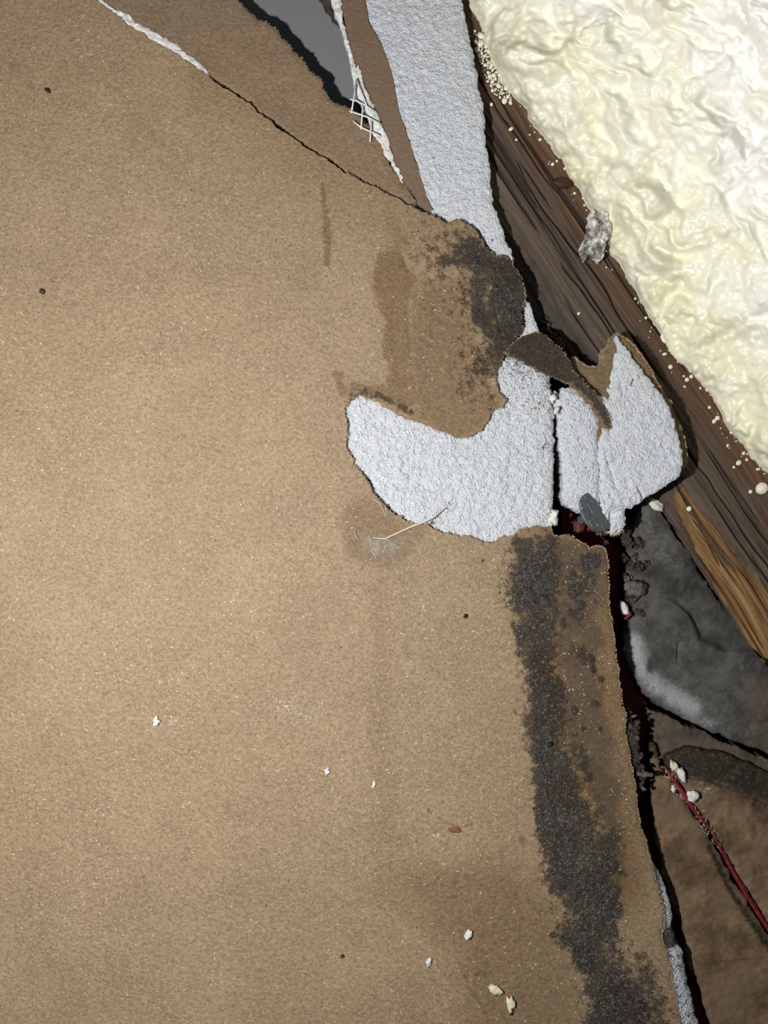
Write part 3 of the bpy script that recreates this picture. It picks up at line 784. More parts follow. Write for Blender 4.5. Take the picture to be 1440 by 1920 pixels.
band, bi = sheet('paper_band', MAT['paper_strip'], strip_e, rng_(580, 830, 2.5), cat_(rng_(-516, -60, 8), rng_(-60, 405, 2.5)),
                 Poly([(586, -520), (622, -130), (634, -20), (644, 30), (652, 70), (662, 108), (672, 140), (684, 176), (700, 215), (714, 252), (726, 282), (738, 306), (750, 330), (760, 352), (770, 366), (786, 388), (800, 394)] + SL[::-1], 1.2, 20, .6, 6, 86),
                 lambda x, y, s: z_str(x, y, s) + .8 + .10 * fbm(x, y, 50, 3, 87) + .05 * fbm(x, y, 9, 3, 88), .5,
                 dict(mould=lambda x, y, s: 0, damp=lambda x, y, s: 0.1, dirt=lambda x, y, s: 0, pale=lambda x, y, s: 0), zmap=lambda x, y, s: z_str(x, y, s) + .8)
band['label'] = 'smooth dark brown paper band'
te, tinfo = sheet('torn_edge', MAT['white_torn'], strip_e, rng_(560, 775, 1.8), cat_(rng_(-516, -60, 8), rng_(-60, 360, 1.8)),
                  Poly([(566, -520), (602, -130), (618, -10), (628, 22), (638, 46), (646, 78), (654, 104), (660, 128), (664, 150), (664, 168), (672, 186), (682, 200), (690, 218), (696, 240), (704, 262), (712, 282), (722, 294),
                        (728, 298), (733, 300), (741, 318), (748, 344), (756, 347), (754, 330), (745, 312), (740, 306), (734, 282), (728, 262), (718, 240), (708, 214), (696, 190), (686, 168), (678, 140), (672, 118),
                        (668, 128), (664, 112), (656, 84), (648, 60), (642, 36), (640, 0), (628, -130), (590, -520)], 1.4, 12, 1.8, 5, 90),
                  lambda x, y, s: z_str(x, y, s) + 1.9 + .35 * fbm(x, y, 12, 3, 91) - .5 * np.exp(-s / 3), 2.2, zmap=lambda x, y, s: z_str(x, y, s) + 1.9, cap=True)
te['label'] = 'torn white paper edge'
ZT = -1.2
for i, pts in enumerate([[(668, 150), (663, 186), (659, 212)], [(681, 190), (679, 214), (677, 243)], [(697, 222), (695, 246), (694, 266)], [(668, 148), (676, 170), (690, 205)],
                         [(656, 186), (668, 189), (684, 197), (700, 208)], [(655, 208), (670, 213), (690, 220), (712, 232)], [(662, 227), (676, 238), (690, 245), (712, 254)]]):
    th = tube('mesh_thread', MAT['thread'], strip_e, [(a, b, ZT + .1 * (i % 3)) for a, b in pts], [1.6] * len(pts), 5)

# small bare gypsum remnant below the sooty corner
rem, _ = sheet('gypsum_remnant', MAT['gypsum'], None, rng_(960, 1020, 1.6), rng_(530, 650, 1.6),
               Poly([(981, 534), (986, 540), (990, 556), (985, 562), (994, 566), (1000, 585), (1006, 605), (1013, 630), (1000, 640), (980, 646), (972, 640), (978, 620), (984, 600), (980, 585), (976, 570), (980, 556)], 1.2, 12, 1.5, 5, 95),
               lambda x, y, s: -2.6 + .3 * fbm(x, y, 10, 3, 96) - .6 * np.exp(-s / 3), 9, dict(dirt=lambda x, y, s: .18), zmap=lambda x, y, s: -2.6, levels=3, jit=1.5, cap=True)
tag(rem, 'small white sliver of gypsum between the sooty paper corner and the timber', 'gypsum')

# ------------------------------------------------------------------ broken chunk with the nail
ch_e = empty('broken_drywall_chunk', 1160, 830, -11)
tag(ch_e, 'broken white gypsum chunk with fuzzy brown paper fringe, pinned over the timber', 'drywall')
BACK = [(1060, 700), (1064, 680), (1074, 672), (1090, 680), (1104, 688), (1118, 686), (1126, 676), (1126, 662), (1138, 652), (1142, 636), (1156, 626), (1172, 634), (1192, 652), (1204, 672), (1222, 696), (1232, 718),
        (1244, 738), (1256, 756), (1266, 782), (1277, 806), (1286, 840), (1286, 872), (1262, 890), (1200, 900), (1100, 860), (1090, 780), (1076, 740)]
bk, bki = sheet('paper_backing', MAT['paper_fuzzy'], ch_e, rng_(1050, 1295, 2), rng_(615, 905, 2), Poly(BACK, 1.6, 14, 1.6, 5, 101),
                lambda x, y, s: -3.2 + .3 * fbm(x, y, 30, 3, 102) + .12 * fbm(x, y, 6, 3, 103) - .9 * np.exp(-s / 6), .9,
                dict(mould=lambda x, y, s: .30 * sst(1100, 1060, x), damp=lambda x, y, s: .15, dirt=lambda x, y, s: .1, pale=lambda x, y, s: 0), zmap=lambda x, y, s: -3.2, cap=True)
bk['label'] = 'fuzzy torn brown paper'
fringe('paper_fringe', MAT['fibre'], bk, bki, 1500, 3, 12, up=1.2, seed=6)
GR = [(1157, 628), (1166, 640), (1178, 652), (1186, 668), (1194, 680), (1206, 694), (1218, 708), (1230, 726), (1244, 740), (1252, 756), (1262, 776), (1266, 798), (1274, 820), (1281, 842), (1283, 870), (1278, 892),
      (1262, 900), (1244, 914), (1224, 928), (1206, 938), (1192, 948), (1178, 954), (1174, 966), (1173, 984), (1166, 996), (1152, 1001), (1138, 994), (1134, 975), (1128, 950), (1124, 920), (1126, 880), (1121, 850), (1124, 820), (1130, 800), (1142, 806), (1147, 820),
      (1144, 800), (1134, 780), (1122, 764), (1114, 752), (1124, 744), (1140, 746), (1146, 740), (1140, 730), (1148, 720), (1146, 702), (1150, 690), (1152, 672), (1158, 655), (1154, 638)]
def z_gr(x, y, s):
    w1, _ = worley(x + 4 * fbm(x, y, 12, 2, 108), y + 4 * fbm(x, y, 12, 2, 109), 11, 7)
    z = -1.4 + .30 * fbm(x, y, 50, 3, 111) + .28 * fbm(x, y, 11, 3, 112) + .26 * (1 - w1) - .5 * fissure(x, y, 28, 430, .2) + .018 * (x - 1150) - 1.3 * np.exp(-np.maximum(s, 0) / 4.5)
    z = z + .5 * np.exp(-(((x - 1218) / 8) ** 2 + ((y - 780) / 6) ** 2))                       # blister
    z = z - 1.1 * np.exp(-(line_dist([(1136, 850), (1142, 872), (1150, 890), (1156, 915)], x, y) / 2.6) ** 2)
    z = z - .9 * np.exp(-(line_dist([(1130, 900), (1128, 925), (1136, 944), (1146, 930)], x, y) / 2.4) ** 2)
    z = z - 1.6 * np.exp(-(line_dist([(1174, 952), (1160, 952), (1146, 962), (1144, 985)], x, y) / 2.6) ** 2)
    z = z - 1.4 * np.exp(-(line_dist([(1207, 934), (1201, 922), (1196, 914)], x, y) / 2) ** 2)
    z = z - .6 * np.exp(-(line_dist([(1164, 720), (1168, 735), (1166, 748)], x, y) / 1.8) ** 2)
    z = z - .6 * np.exp(-(line_dist([(1173, 836), (1175, 848), (1172, 855)], x, y) / 1.8) ** 2)
    z = z - .5 * np.exp(-(line_dist([(1238, 780), (1246, 792), (1240, 798)], x, y) / 1.8) ** 2)
    z = z + .35 * sst(1190, 1130, x) * sst(800, 860, y) * (fbm(x, y, 14, 3, 113))
    return z
gr, _ = sheet('gypsum_block', MAT['gypsum'], ch_e, rng_(1110, 1292, 1.8), rng_(618, 1010, 1.8), Poly(GR, 1.4, 14, 2.2, 6, 115), z_gr, 8.5,
              dict(dirt=lambda x, y, s: np.maximum(.62 * np.exp(-(line_dist([(1186, 712), (1182, 722)], x, y) / 3) ** 2), .40 * np.exp(-(((x - 1150) / 12) ** 2 + ((y - 950) / 8) ** 2)))), zmap=lambda x, y, s: -1.4 + .018 * (x - 1150), levels=3, jit=1.6, cap=True)
GL = [(1036, 736), (1044, 730), (1050, 738), (1056, 728), (1068, 726), (1080, 730), (1092, 742), (1104, 756), (1116, 770), (1124, 784), (1122, 800), (1121, 830), (1122, 860), (1126, 890), (1128, 920), (1126, 940), (1122, 956),
      (1106, 964), (1090, 960), (1074, 954), (1060, 944), (1054, 930), (1058, 916), (1058, 890), (1054, 860), (1050, 830), (1046, 806), (1048, 790), (1042, 770), (1036, 752)]
def z_gl(x, y, s):
    w1, _ = worley(x + 4 * fbm(x, y, 12, 2, 118), y + 4 * fbm(x, y, 12, 2, 119), 9, 9)
    return -2.6 + .012 * (x - 1085) + .20 * fbm(x, y, 40, 3, 121) + .24 * fbm(x, y, 9, 3, 122) + .22 * (1 - w1) - 1.4 * np.exp(-np.maximum(s, 0) / 6) - 1.2 * sst(925, 965, y)
gl, _ = sheet('gypsum_block', MAT['gypsum'], ch_e, rng_(1028, 1134, 1.8), rng_(720, 972, 1.8), Poly(GL, 1.4, 14, 1.8, 6, 125), z_gl, 7.5, dict(dirt=lambda x, y, s: .16), zmap=lambda x, y, s: -2.6, levels=3, jit=1.6, cap=True)
fringe('paper_fringe', MAT['fibre_pale'], ch_e, dict(seg=np.array([[[1125, 990], [1150, 1003]], [[1150, 1003], [1170, 990]]]) [:, ::-1].astype(float), z=np.array([-3., -3.])), 60, 3, 10, seed=7)

# roofing nail, head tipped on edge
nail_e = empty('roofing_nail', 1118, 962, -10)
tag(nail_e, 'dark grey oval nail head at the bottom of the broken gypsum chunk', 'nail')
def lathe(name, mat, parent, prof, origin, Mrot, seg=40, wob=0, seed=0):
    V = []; T = []
    for i, (r, z) in enumerate(prof):
        for k_ in range(seg):
            t = 2 * math.pi * k_ / seg
            rr = r * (1 + wob * math.sin(3 * t + seed) * .5 + wob * math.sin(5 * t + 1.3) * .3)
            V.append(Mrot @ Vector((rr * math.cos(t), rr * math.sin(t), z)) + Vector(origin))
    for i in range(len(prof) - 1):
        for k_ in range(seg):
            a = i * seg + k_; b = i * seg + (k_ + 1) % seg
            T += [(a, b + seg, b), (a, a + seg, b + seg)]
    c0 = len(V); V.append(Mrot @ Vector((0, 0, prof[0][1])) + Vector(origin)); V.append(Mrot @ Vector((0, 0, prof[-1][1])) + Vector(origin))
    for k_ in range(seg):
        T += [(c0, k_, (k_ + 1) % seg), (c0 + 1, (len(prof) - 1) * seg + (k_ + 1) % seg, (len(prof) - 1) * seg + k_)]
    return mesh(name, np.array([v[:] for v in V]), np.array(T), mat, parent, None, True)
ax = Vector((40, -58, 0)).normalized()
Rm = Matrix.Rotation(math.atan2(ax.y, ax.x), 3, 'Z') @ Matrix.Rotation(math.radians(-44), 3, 'X')
org = W(1117, 961, 0.4)
R0 = 40 * S
lathe('nail_head', MAT['nail'], nail_e, [(R0 * .96, -.0011), (R0, -.0009), (R0, -.0002), (R0 * .95, .0), (R0 * .6, .0002), (R0 * .5, -.0001), (R0 * .2, -.00005)], org, Rm, 48, .03)
lathe('nail_shank', MAT['nail'], nail_e, [(.0016, -.008), (.0016, -.0011)], org, Rm, 16)

# ------------------------------------------------------------------ timber
def lift(u): return 4.5 * sst(1250, 650, u)          # the timber is not quite level
D = np.array([.555, .832]); Nn = np.array([.832, -.555])
def uv_px(u, v): return u * D[0] + v * Nn[0], u * D[1] + v * Nn[1]
beam_e = empty('wooden_timber', 1180, 700, -27.5)
tag(beam_e, 'weathered dark wooden timber running diagonally between the drywall and the foam', 'timber', kind='thing')
bare_p = Poly([(1262, 930), (1284, 920), (1300, 940), (1322, 968), (1360, 1016), (1400, 1064), (1440, 1108), (1700, 1400), (1700, 1640), (1440, 1275), (1400, 1210), (1360, 1140), (1320, 1068), (1290, 1008), (1276, 970)], 5, 40, 2, 8, 131)
def z_beam(u, v, s):
    px, py = uv_px(u, v)
    g = fbm(u / 28, v, 5, 3, 133) * .20 + fbm(u / 22, v, 16, 3, 134) * .38 + fbm(u / 10, v, 55, 2, 135) * .6
    z = -13.5 + lift(u) + g - (2.4 + 3.2 * sst(1180, 1440, u)) * sst(575, 500, v + 6 * fbm(u, v * 0, 260, 3, 136)) ** 1.3
    b = soft(bare_p, px, py, 7)
    z = z - b * (1.1 + .8 * fbm(u / 40, v, 9, 3, 137))
    z = z - 1.5 * split(u, v, s)
    return z
def split(u, v, s):
    n = fbm(u / 30, v, 13, 3, 141)
    a = sst(.42, .62, n) * .7
    a = np.maximum(a, .9 * np.exp(-((v - (640 + 9 * fbm(u, v * 0, 180, 3, 142))) / 1.9) ** 2) * sst(760, 820, u) * sst(1330, 1230, u))
    a = np.maximum(a, .9 * np.exp(-((v - (604 + 9 * fbm(u, v * 0, 150, 3, 143))) / 1.7) ** 2) * sst(980, 1010, u))
    a = np.maximum(a, .8 * np.exp(-((v - (668 + 12 * fbm(u, v * 0, 190, 3, 144))) / 1.7) ** 2) * sst(520, 560, u) * sst(900, 840, u))
    return a
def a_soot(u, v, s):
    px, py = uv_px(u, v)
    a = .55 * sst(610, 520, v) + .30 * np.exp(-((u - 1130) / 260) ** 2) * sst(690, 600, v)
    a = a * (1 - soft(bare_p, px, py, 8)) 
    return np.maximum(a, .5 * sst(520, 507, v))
bs, bi_ = sheet('timber_body', MAT['wood'], beam_e, cat_(rng_(-760, -260, 20), rng_(-260, 2250, 4.5)), rng_(498, 770, 1.6), Poly([(-755, 502), (2240, 502), (2240, 768), (-755, 768)], 6, 160, 2.5, 14, 145), z_beam, 6,
      dict(grain_u=lambda u, v, s: u, grain_v=lambda u, v, s: v + 10 * fbm(u, v, 190, 2, 146), red=lambda u, v, s: sst(610, 690, v + 14 * fbm(u, v, 60, 2, 147)), split=split,
           bare=lambda u, v, s: soft(bare_p, *uv_px(u, v), 6), soot=a_soot), zmap=lambda u, v, s: -13.5 + lift(u) - (2.4 + 3.2 * sst(1180, 1440, u)) * sst(575, 500, v) ** 1.3, levels=2, jit=1.5, to_px=uv_px)
# knot
lump('knot', MAT['knot'], beam_e, 1054, 345, -11.6, 19, 10, 6, .2, 3, .15)
# raised splinters on the broken edge
for i, (a, b, r) in enumerate([((1280, 955), (1322, 1000), 3.4), ((1296, 985), (1352, 1068), 3.0), ((1312, 960), (1380, 1050), 2.6), ((1330, 1060), (1430, 1215), 2.6), ((1350, 1030), (1440, 1150), 2.2)]):
    mx, my = (a[0] + b[0]) / 2 + 3, (a[1] + b[1]) / 2 - 2
    za = lambda p: float(z_beam(np.array([p[0] * D[0] + p[1] * D[1]], F), np.array([p[0] * Nn[0] + p[1] * Nn[1]], F), 9)[0])
    sp_ = tube('splinter', MAT['wood'], beam_e, [(a[0], a[1], za(a) + .2), (mx, my, za((mx, my)) + .7), (b[0], b[1], za(b) + .1)], [r * .5, r, r * .3], 5)
    me = sp_.data; nv = len(me.vertices)
    for nm, val in (('bare', .9), ('red', 0), ('split', 0), ('soot', 0)):
        me.attributes.new(nm, 'FLOAT', 'POINT').data.foreach_set('value', np.full(nv, val, F))
    me.attributes.new('grain_u', 'FLOAT', 'POINT').data.foreach_set('value', np.repeat([0, 30, 60], 5).astype(F))
    me.attributes.new('grain_v', 'FLOAT', 'POINT').data.foreach_set('value', np.tile(np.arange(5) * 3., 3).astype(F) + i * 20)

# ------------------------------------------------------------------ spray foam
foam_e = empty('spray_foam', 1300, 400, -18)
tag(foam_e, 'thick mass of cream spray foam swelling over the edge of the timber', 'foam', kind='thing')
FOAM = [(640, -560), (862, -160), (874, -30), (886, 16), (898, 44), (912, 84), (924, 118), (936, 146), (952, 172), (970, 186), (990, 206), (1000, 232), (1020, 256), (1036, 276), (1056, 300), (1072, 326), (1092, 362), (1104, 386), (1120, 416),
        (1142, 446), (1156, 480), (1170, 506), (1186, 536), (1204, 562), (1222, 592), (1240, 620), (1256, 650), (1272, 676), (1296, 702), (1326, 726), (1342, 752), (1358, 782), (1380, 816), (1404, 850), (1444, 896), (1500, 960), (1640, 1140), (1900, 1500), (3200, 1500), (3200, -1500), (300, -1200)]
foam_sdf = Poly(FOAM, 5, 36, 2.5, 10, 151)
foam_smooth = Poly(FOAM)
def zm_foam(x, y, s):
    d = np.maximum(s, 0)
    return -12.6 + lift(x * .555 + y * .832) + 7.0 * (1 - np.exp(-d / 26)) + .135 * np.minimum(d, 620)
def vn2(x, y, sc, sd): return (vnoise(x / sc, y / sc, sd) * 2 - 1) * .75 + (vnoise((x * .8 + y * .6) / sc * 1.31 + 5, (y * .8 - x * .6) / sc * 1.31, sd + 50) * 2 - 1) * .6
def z_foam(x, y, s):
    d = np.maximum(s, 0)
    ramp = 1 - np.exp(-d / 22)
    wx = x + 26 * fbm(x, y, 90, 3, 153) + 7 * fbm(x, y, 24, 2, 157); wy = y + 26 * fbm(x, y, 90, 3, 154) + 7 * fbm(x, y, 24, 2, 158)
    # folds run down and to the side, as the foam slumped
    ca, sa = math.cos(1.0), math.sin(1.0)
    fu = (wx * ca + wy * sa) / 1.7; fv = -wx * sa + wy * ca
    bil = lambda sc, sd, e: np.sqrt(vn2(fu, fv, sc, sd) ** 2 + e)
    lum = 7.0 * bil(100, 155, .012) + 5.2 * vn2(fu, fv, 58, 171) + 3.6 * bil(44, 156, .015) + 1.9 * vn2(fu * 1.3, fv, 26, 172) + .8 * bil(17, 166, .01)
    z = zm_foam(x, y, s) + ramp * (lum - 3.4 + .10 * fbm(x, y, 8, 2, 161))
    # crumbly small bubbles along the lower fringe
    c1, _ = worley(x, y, 10, 163)
    z = z + (.7 + 1.1 * np.exp(-(((x - 1020) / 60) ** 2 + ((y - 250) / 70) ** 2))) * (1 - c1) * np.exp(-d / 40) * ramp
    z = z + .45 * (1 - c1) * np.exp(-(((x - 1260) / 70) ** 2 + ((y - 620) / 55) ** 2))
    return z
def cream(x, y, s):
    d = np.maximum(s, 0)
    a = .25 + .75 * np.exp(-d / 200)
    a = a + .35 * fbm(x, y, 90, 3, 165)
    a = np.where(x > 1330, a - .35 * sst(1330, 1400, x) * sst(500, 200, y), a)
    return np.clip(a, 0, 1)
sheet('foam_body', MAT['foam'], foam_e, cat_(rng_(700, 850, 8), rng_(850, 1560, 2.6), rng_(1560, 1900, 8)), cat_(rng_(-560, -60, 8), rng_(-60, 1130, 2.6), rng_(1130, 1480, 8)), foam_sdf, z_foam, 2.0, dict(cream=cream), zmap=zm_foam, levels=2, tilt=(-.46, -.31, .83))

def zb_at(px, py):
    return float(z_beam(np.array([px * D[0] + py * D[1]], F), np.array([px * Nn[0] + py * Nn[1]], F), 9)[0])
base_bead = None
def bead(px, py, r, elong=1.0, rot=0.0):
    """shares one bead mesh between all droplets"""
    global base_bead
    if base_bead is None:
        V, T = ICO[2]; V = V * (1 + .10 * fbm(V[:, 0] * 2 + V[:, 2], V[:, 1] * 2 - V[:, 2], 1.0, 2, 5))[:, None]
        base_bead = bpy.data.meshes.new('foam_bead')
        base_bead.from_pydata([tuple(v) for v in V], [], [tuple(int(q) for q in t) for t in T])
        base_bead.polygons.foreach_set('use_smooth', np.ones(len(T), bool)); base_bead.materials.append(MAT['bead'])
    o = bpy.data.objects.new('foam_bead', base_bead); COL.objects.link(o); o.parent = foam_e
    z = zb_at(px, py)
    p = W(px, py, z + r * .2 * .35)
    o.location = Vector(p.tolist()) - foam_e.location
    o.scale = (r * S * elong, r * S, r * S * .8); o.rotation_euler = (0, 0, rot)
    return o
rb = random.Random(5)
cl = Poly([(888, 52), (902, 60), (914, 92), (928, 124), (944, 152), (962, 182), (958, 196), (940, 190), (920, 168), (908, 140), (898, 110), (890, 80)])
cnt = 0; placed = []
while cnt < 120:
    a, b = rb.uniform(884, 966), rb.uniform(50, 200)
    r = 1.5 + 5.0 * rb.random() ** 2.4
    if cl(np.array([a], F), np.array([b], F))[0] < 0: continue
    if any((a - p) ** 2 + (b - q) ** 2 < (.82 * (r + t)) ** 2 for p, q, t in placed): continue
    placed.append((a, b, r)); bead(a, b, r, 1 + .3 * rb.random(), rb.uniform(0, 3)); cnt += 1
for (a, b, r, e, ro) in [(1428, 916, 12, 1.05, .3), (1243, 636, 6, 1.6, -1.3), (1257, 688, 4.5, 1, 0), (1288, 712, 4.5, 1, 0), (1296, 706, 4, 1, 0), (1385, 868, 5, 1.2, .5), (1394, 850, 3.6, 1, 0), (1339, 790, 4, 1.3, .8),
                         (1345, 784, 5, 1, 0), (1366, 797, 4.4, 1, 0), (1292, 954, 5.5, 1, 0), (1400, 862, 3, 1, 0), (1407, 922, 4, 1, 0), (1372, 810, 3.4, 1.5, .7), (1211, 596, 3, 1, 0), (1246, 664, 3, 1.6, .2), (958, 242, 3.4, 1.6, .6), (968, 262, 2.6, 1, 0),
                         (921, 196, 3.8, 1, 0), (1036, 308, 3.6, 1, 0), (1044, 302, 2.6, 1, 0), (1191, 560, 2.6, 1, 0), (1085, 588, 2.6, 1.4, .9), (1330, 764, 3.4, 1, 0), (1420, 880, 3, 1, 0), (1376, 876, 3, 1, 0)]:
    bead(a, b, r, e, ro)
cnt = 0
pts = FOAM[9:35]
while cnt < 60:
    i = rb.randrange(len(pts) - 1); t = rb.random()
    a = pts[i][0] * (1 - t) + pts[i + 1][0] * t; b = pts[i][1] * (1 - t) + pts[i + 1][1] * t
    d = 3 + 26 * rb.random() ** 2
    a -= Nn[0] * d; b -= Nn[1] * d
    bead(a, b, 1.0 + 1.6 * rb.random() ** 2, 1 + .5 * rb.random(), rb.uniform(0, 3)); cnt += 1

# cloudy plastic scrap stuck under the foam lip
ps, _ = sheet('plastic_scrap', MAT['plastic'], None, rng_(1080, 1160, 1.6), rng_(385, 505, 1.6),
              Poly([(1108, 396), (1118, 404), (1132, 398), (1140, 420), (1142, 444), (1136, 462), (1132, 482), (1122, 492), (1118, 482), (1104, 478), (1096, 490), (1090, 476), (1089, 462), (1098, 444), (1102, 420)], 2, 14, 1.6, 5, 171),
              lambda x, y, s: -6.3 + .045 * (x - 1115) - .03 * (y - 440) + 1.0 * fbm(x, y, 24, 3, 172) + .3 * fbm(x, y, 7, 2, 173), .35, zmap=lambda x, y, s: -6.3, cap=True)
tag(ps, 'crumpled cloudy grey plastic scrap hanging from the foam edge over the timber', 'plastic')

# ------------------------------------------------------------------ low things under the timber
mem_p = Poly([(1180, 1006), (1196, 972), (1214, 916), (1582, 1470), (1690, 1630), (1560, 1470), (1440, 1414), (1390, 1394), (1330, 1372), (1290, 1352), (1250, 1330), (1214, 1306), (1190, 1280), (1172, 1236), (1168, 1190), (1172, 1130), (1176, 1070)], 5, 40, 2, 8, 181)
def z_mem(x, y, s):
    d = np.maximum(s, 0)
    low = soft(Poly([(1150, 1100), (1262, 1128), (1292, 1156), (1310, 1196), (1360, 1220), (1420, 1220), (1700, 1420), (1700, 1700), (1100, 1500)]), x, y, 8)
    z = -17.6 + 1.6 * (1 - np.exp(-d / 14)) + .5 * fbm(x, y, 60, 3, 183) + .22 * fbm(x, y, 12, 3, 184)
    z = z + low * 1.5 - 2.2 * (1 - low) * sst(1240, 1330, x) * sst(960, 1120, y)
    z = z + .9 * np.exp(-(line_dist([(1252, 1128), (1276, 1142), (1296, 1166), (1310, 1194)], x, y) / 4) ** 2)
    z = z - 1.2 * np.exp(-(line_dist([(1272, 1205), (1270, 1240)], x, y) / 2.5) ** 2) + .5 * np.exp(-(((x - 1219) / 9) ** 2 + ((y - 1250) / 13) ** 2))
    return np.minimum(z, -14.6)
def dust(x, y, s):
    a = .80 * np.exp(-(line_dist([(1188, 1206), (1202, 1250), (1222, 1276), (1256, 1302), (1296, 1328)], x, y) / 26) ** 2)
    a = np.maximum(a, .50 * np.exp(-(line_dist([(1290, 1336), (1330, 1356)], x, y) / 26) ** 2))
    a = np.maximum(a, .30 * np.exp(-(line_dist([(1200, 980), (1260, 1040)], x, y) / 60) ** 2))
    a = np.maximum(a, .22 * soft(Poly([(1170, 1100), (1300, 1180), (1440, 1240), (1440, 1390), (1300, 1340), (1190, 1270)]), x, y, 20))
    return a * (1 - .8 * np.exp(-(((x - 1219) / 10) ** 2 + ((y - 1250) / 14) ** 2)))
mem, _ = sheet('grey_membrane', MAT['membrane'], None, rng_(1150, 1700, 2.6), rng_(890, 1570, 2.6), mem_p, z_mem, 7,
               dict(dust=dust, brown=lambda x, y, s: sst(1380, 1440, x) * sst(1240, 1300, y) * .8, grime=lambda x, y, s: np.maximum(.40 * sst(24, 2, s) * (y > 1150), .34 * np.exp(-(line_dist([(1330, 1170), (1380, 1210)], x, y) / 26) ** 2))),
               zmap=lambda x, y, s: -15.8, levels=2, jit=1.5)
tag(mem, 'dusty dark grey membrane with a rounded edge below the bare amber wood', 'membrane')

gd = lambda pts, w, a: (lambda x, y, s: a * np.exp(-(line_dist(pts, x, y) / w) ** 2))
LINE = [(1244, 1436), (1262, 1462), (1284, 1494), (1310, 1530), (1332, 1556), (1350, 1592), (1374, 1634), (1396, 1672), (1420, 1710), (1442, 1744), (1500, 1840), (1600, 2010)]
ba, _ = sheet('lower_board', MAT['board'], None, rng_(1205, 1620, 3), rng_(1350, 2080, 3),
              Poly([(1220, 1390), (1236, 1400)] + [(a - 3, b + 6) for a, b in LINE] + [(1600, 2070), (1390, 2070), (1334, 1930), (1318, 1880), (1306, 1836), (1292, 1806), (1286, 1770), (1276, 1722), (1262, 1694), (1252, 1662), (1240, 1636), (1242, 1612), (1230, 1590), (1228, 1540), (1222, 1500), (1224, 1440)], 3, 30, 2, 8, 191),
              lambda x, y, s: -12.0 + .35 * fbm(x, y, 70, 3, 192) + .2 * fbm(x, y, 12, 3, 193) - 1.2 * np.exp(-np.maximum(s, 0) / 4), 8,
              dict(grime=lambda x, y, s: np.maximum(np.maximum(.58 * sst(1490, 1400, y) * 1.0, .60 * np.exp(-(line_dist([(1330, 1590), (1370, 1670), (1430, 1760), (1480, 1830)], x, y) / 12) ** 2)),
                                                    .5 * np.exp(-(line_dist([(1310, 1806), (1380, 1800), (1430, 1796)], x, y) / 3.5) ** 2)), pale=lambda x, y, s: 0), zmap=lambda x, y, s: -12.0, levels=2, jit=1.5)
tag(ba, 'grimy brown board between the dark gap and the red line', 'board')
bb, _ = sheet('upper_board', MAT['board'], None, rng_(1236, 1700, 3), rng_(1380, 2080, 3),
              Poly([(1250, 1420), (1300, 1404), (1350, 1412), (1420, 1440), (1480, 1470), (1700, 1580), (1700, 2060), (1640, 2060)] + [(a + 6, b - 4) for a, b in LINE[::-1]], 3, 30, 2, 8, 195),
              lambda x, y, s: -11.7 + .4 * fbm(x, y, 60, 3, 196) + .28 * fbm(x, y, 11, 3, 197) - 1.2 * np.exp(-np.maximum(s, 0) / 4), 8,
              dict(grime=lambda x, y, s: np.maximum(.62 * sst(1500, 1425, y - .30 * (x - 1250)), .55 * np.exp(-(((x - 1420) / 30) ** 2 + ((y - 1500) / 40) ** 2))),
                   pale=lambda x, y, s: np.maximum(.56 * np.exp(-(((x - 1330) / 40) ** 2 + ((y - 1480) / 16) ** 2)), .46 * np.exp(-(((x - 1370) / 50) ** 2 + ((y - 1545) / 30) ** 2)))), zmap=lambda x, y, s: -11.7, levels=2, jit=1.5)
tag(bb, 'grimy brown board with pale flakes on the far side of the red line', 'board')
# grime slope joining membrane and boards
gl_, _ = sheet('grime_ledge', MAT['membrane'], None, rng_(1205, 1700, 3.5), rng_(1290, 1620, 3.5),
               Poly([(1216, 1330), (1240, 1338), (1300, 1366), (1360, 1392), (1440, 1424), (1700, 1560), (1700, 1610), (1480, 1500), (1410, 1460), (1340, 1440), (1290, 1436), (1250, 1430), (1222, 1410)], 4, 30, 2, 8, 199),
               lambda x, y, s: -15.9 + .5 * fbm(x, y, 50, 3, 200) + .3 * fbm(x, y, 10, 3, 201) - 1.0 * np.exp(-np.maximum(s, 0) / 5), 6,
               dict(dust=lambda x, y, s: .10 + .25 * np.exp(-(((x - 1330) / 60) ** 2 + ((y - 1440) / 14) ** 2)), brown=lambda x, y, s: .75, grime=lambda x, y, s: .12), zmap=lambda x, y, s: -15.9, levels=2, jit=1.5)
tag(gl_, 'blackish grime ledge between the grey membrane and the brown boards', 'ledge')

# red line (edge of a red cord) and dark red sheet in the gap
pts = []
for i, (a, b) in enumerate(LINE): pts.append((a, b, -11.9 + (.15 if i % 2 else -.1)))
rc = tube('red_string', MAT['red'], None, pts, [2, 4.4, 6, 4.4, 1.6, 2.8, 4.2, 4.4, 4.4, 4.4, 4.4, 4.4], 8)
tag(rc, 'thin red string running between the two grimy brown boards', 'string')
rs, _ = sheet('red_sheet', MAT['dark_red'], None, rng_(1040, 1400, 4), rng_(915, 2090, 4),
              Poly([(1052, 925), (1100, 930), (1120, 1000), (1168, 1030), (1176, 1130), (1186, 1180), (1180, 1260), (1216, 1330), (1222, 1420), (1226, 1560), (1244, 1650), (1272, 1720), (1290, 1800), (1326, 1930), (1376, 2080), (1330, 2080), (1250, 1800), (1180, 1500), (1140, 1240), (1120, 1080), (1056, 1000)], 2, 30),
              lambda x, y, s: -20.5 + 1.2 * fbm(x, y, 70, 3, 205) , .8, zmap=lambda x, y, s: -20.5)
tag(rs, 'dark red sheet glimpsed down the long gap beside the mouldy drywall edge', 'sheet')
n = 90
t = RNG.random(n); i0 = np.minimum((t * 5).astype(int), 4); f_ = t * 5 - i0
LA = np.array(LINE, float)
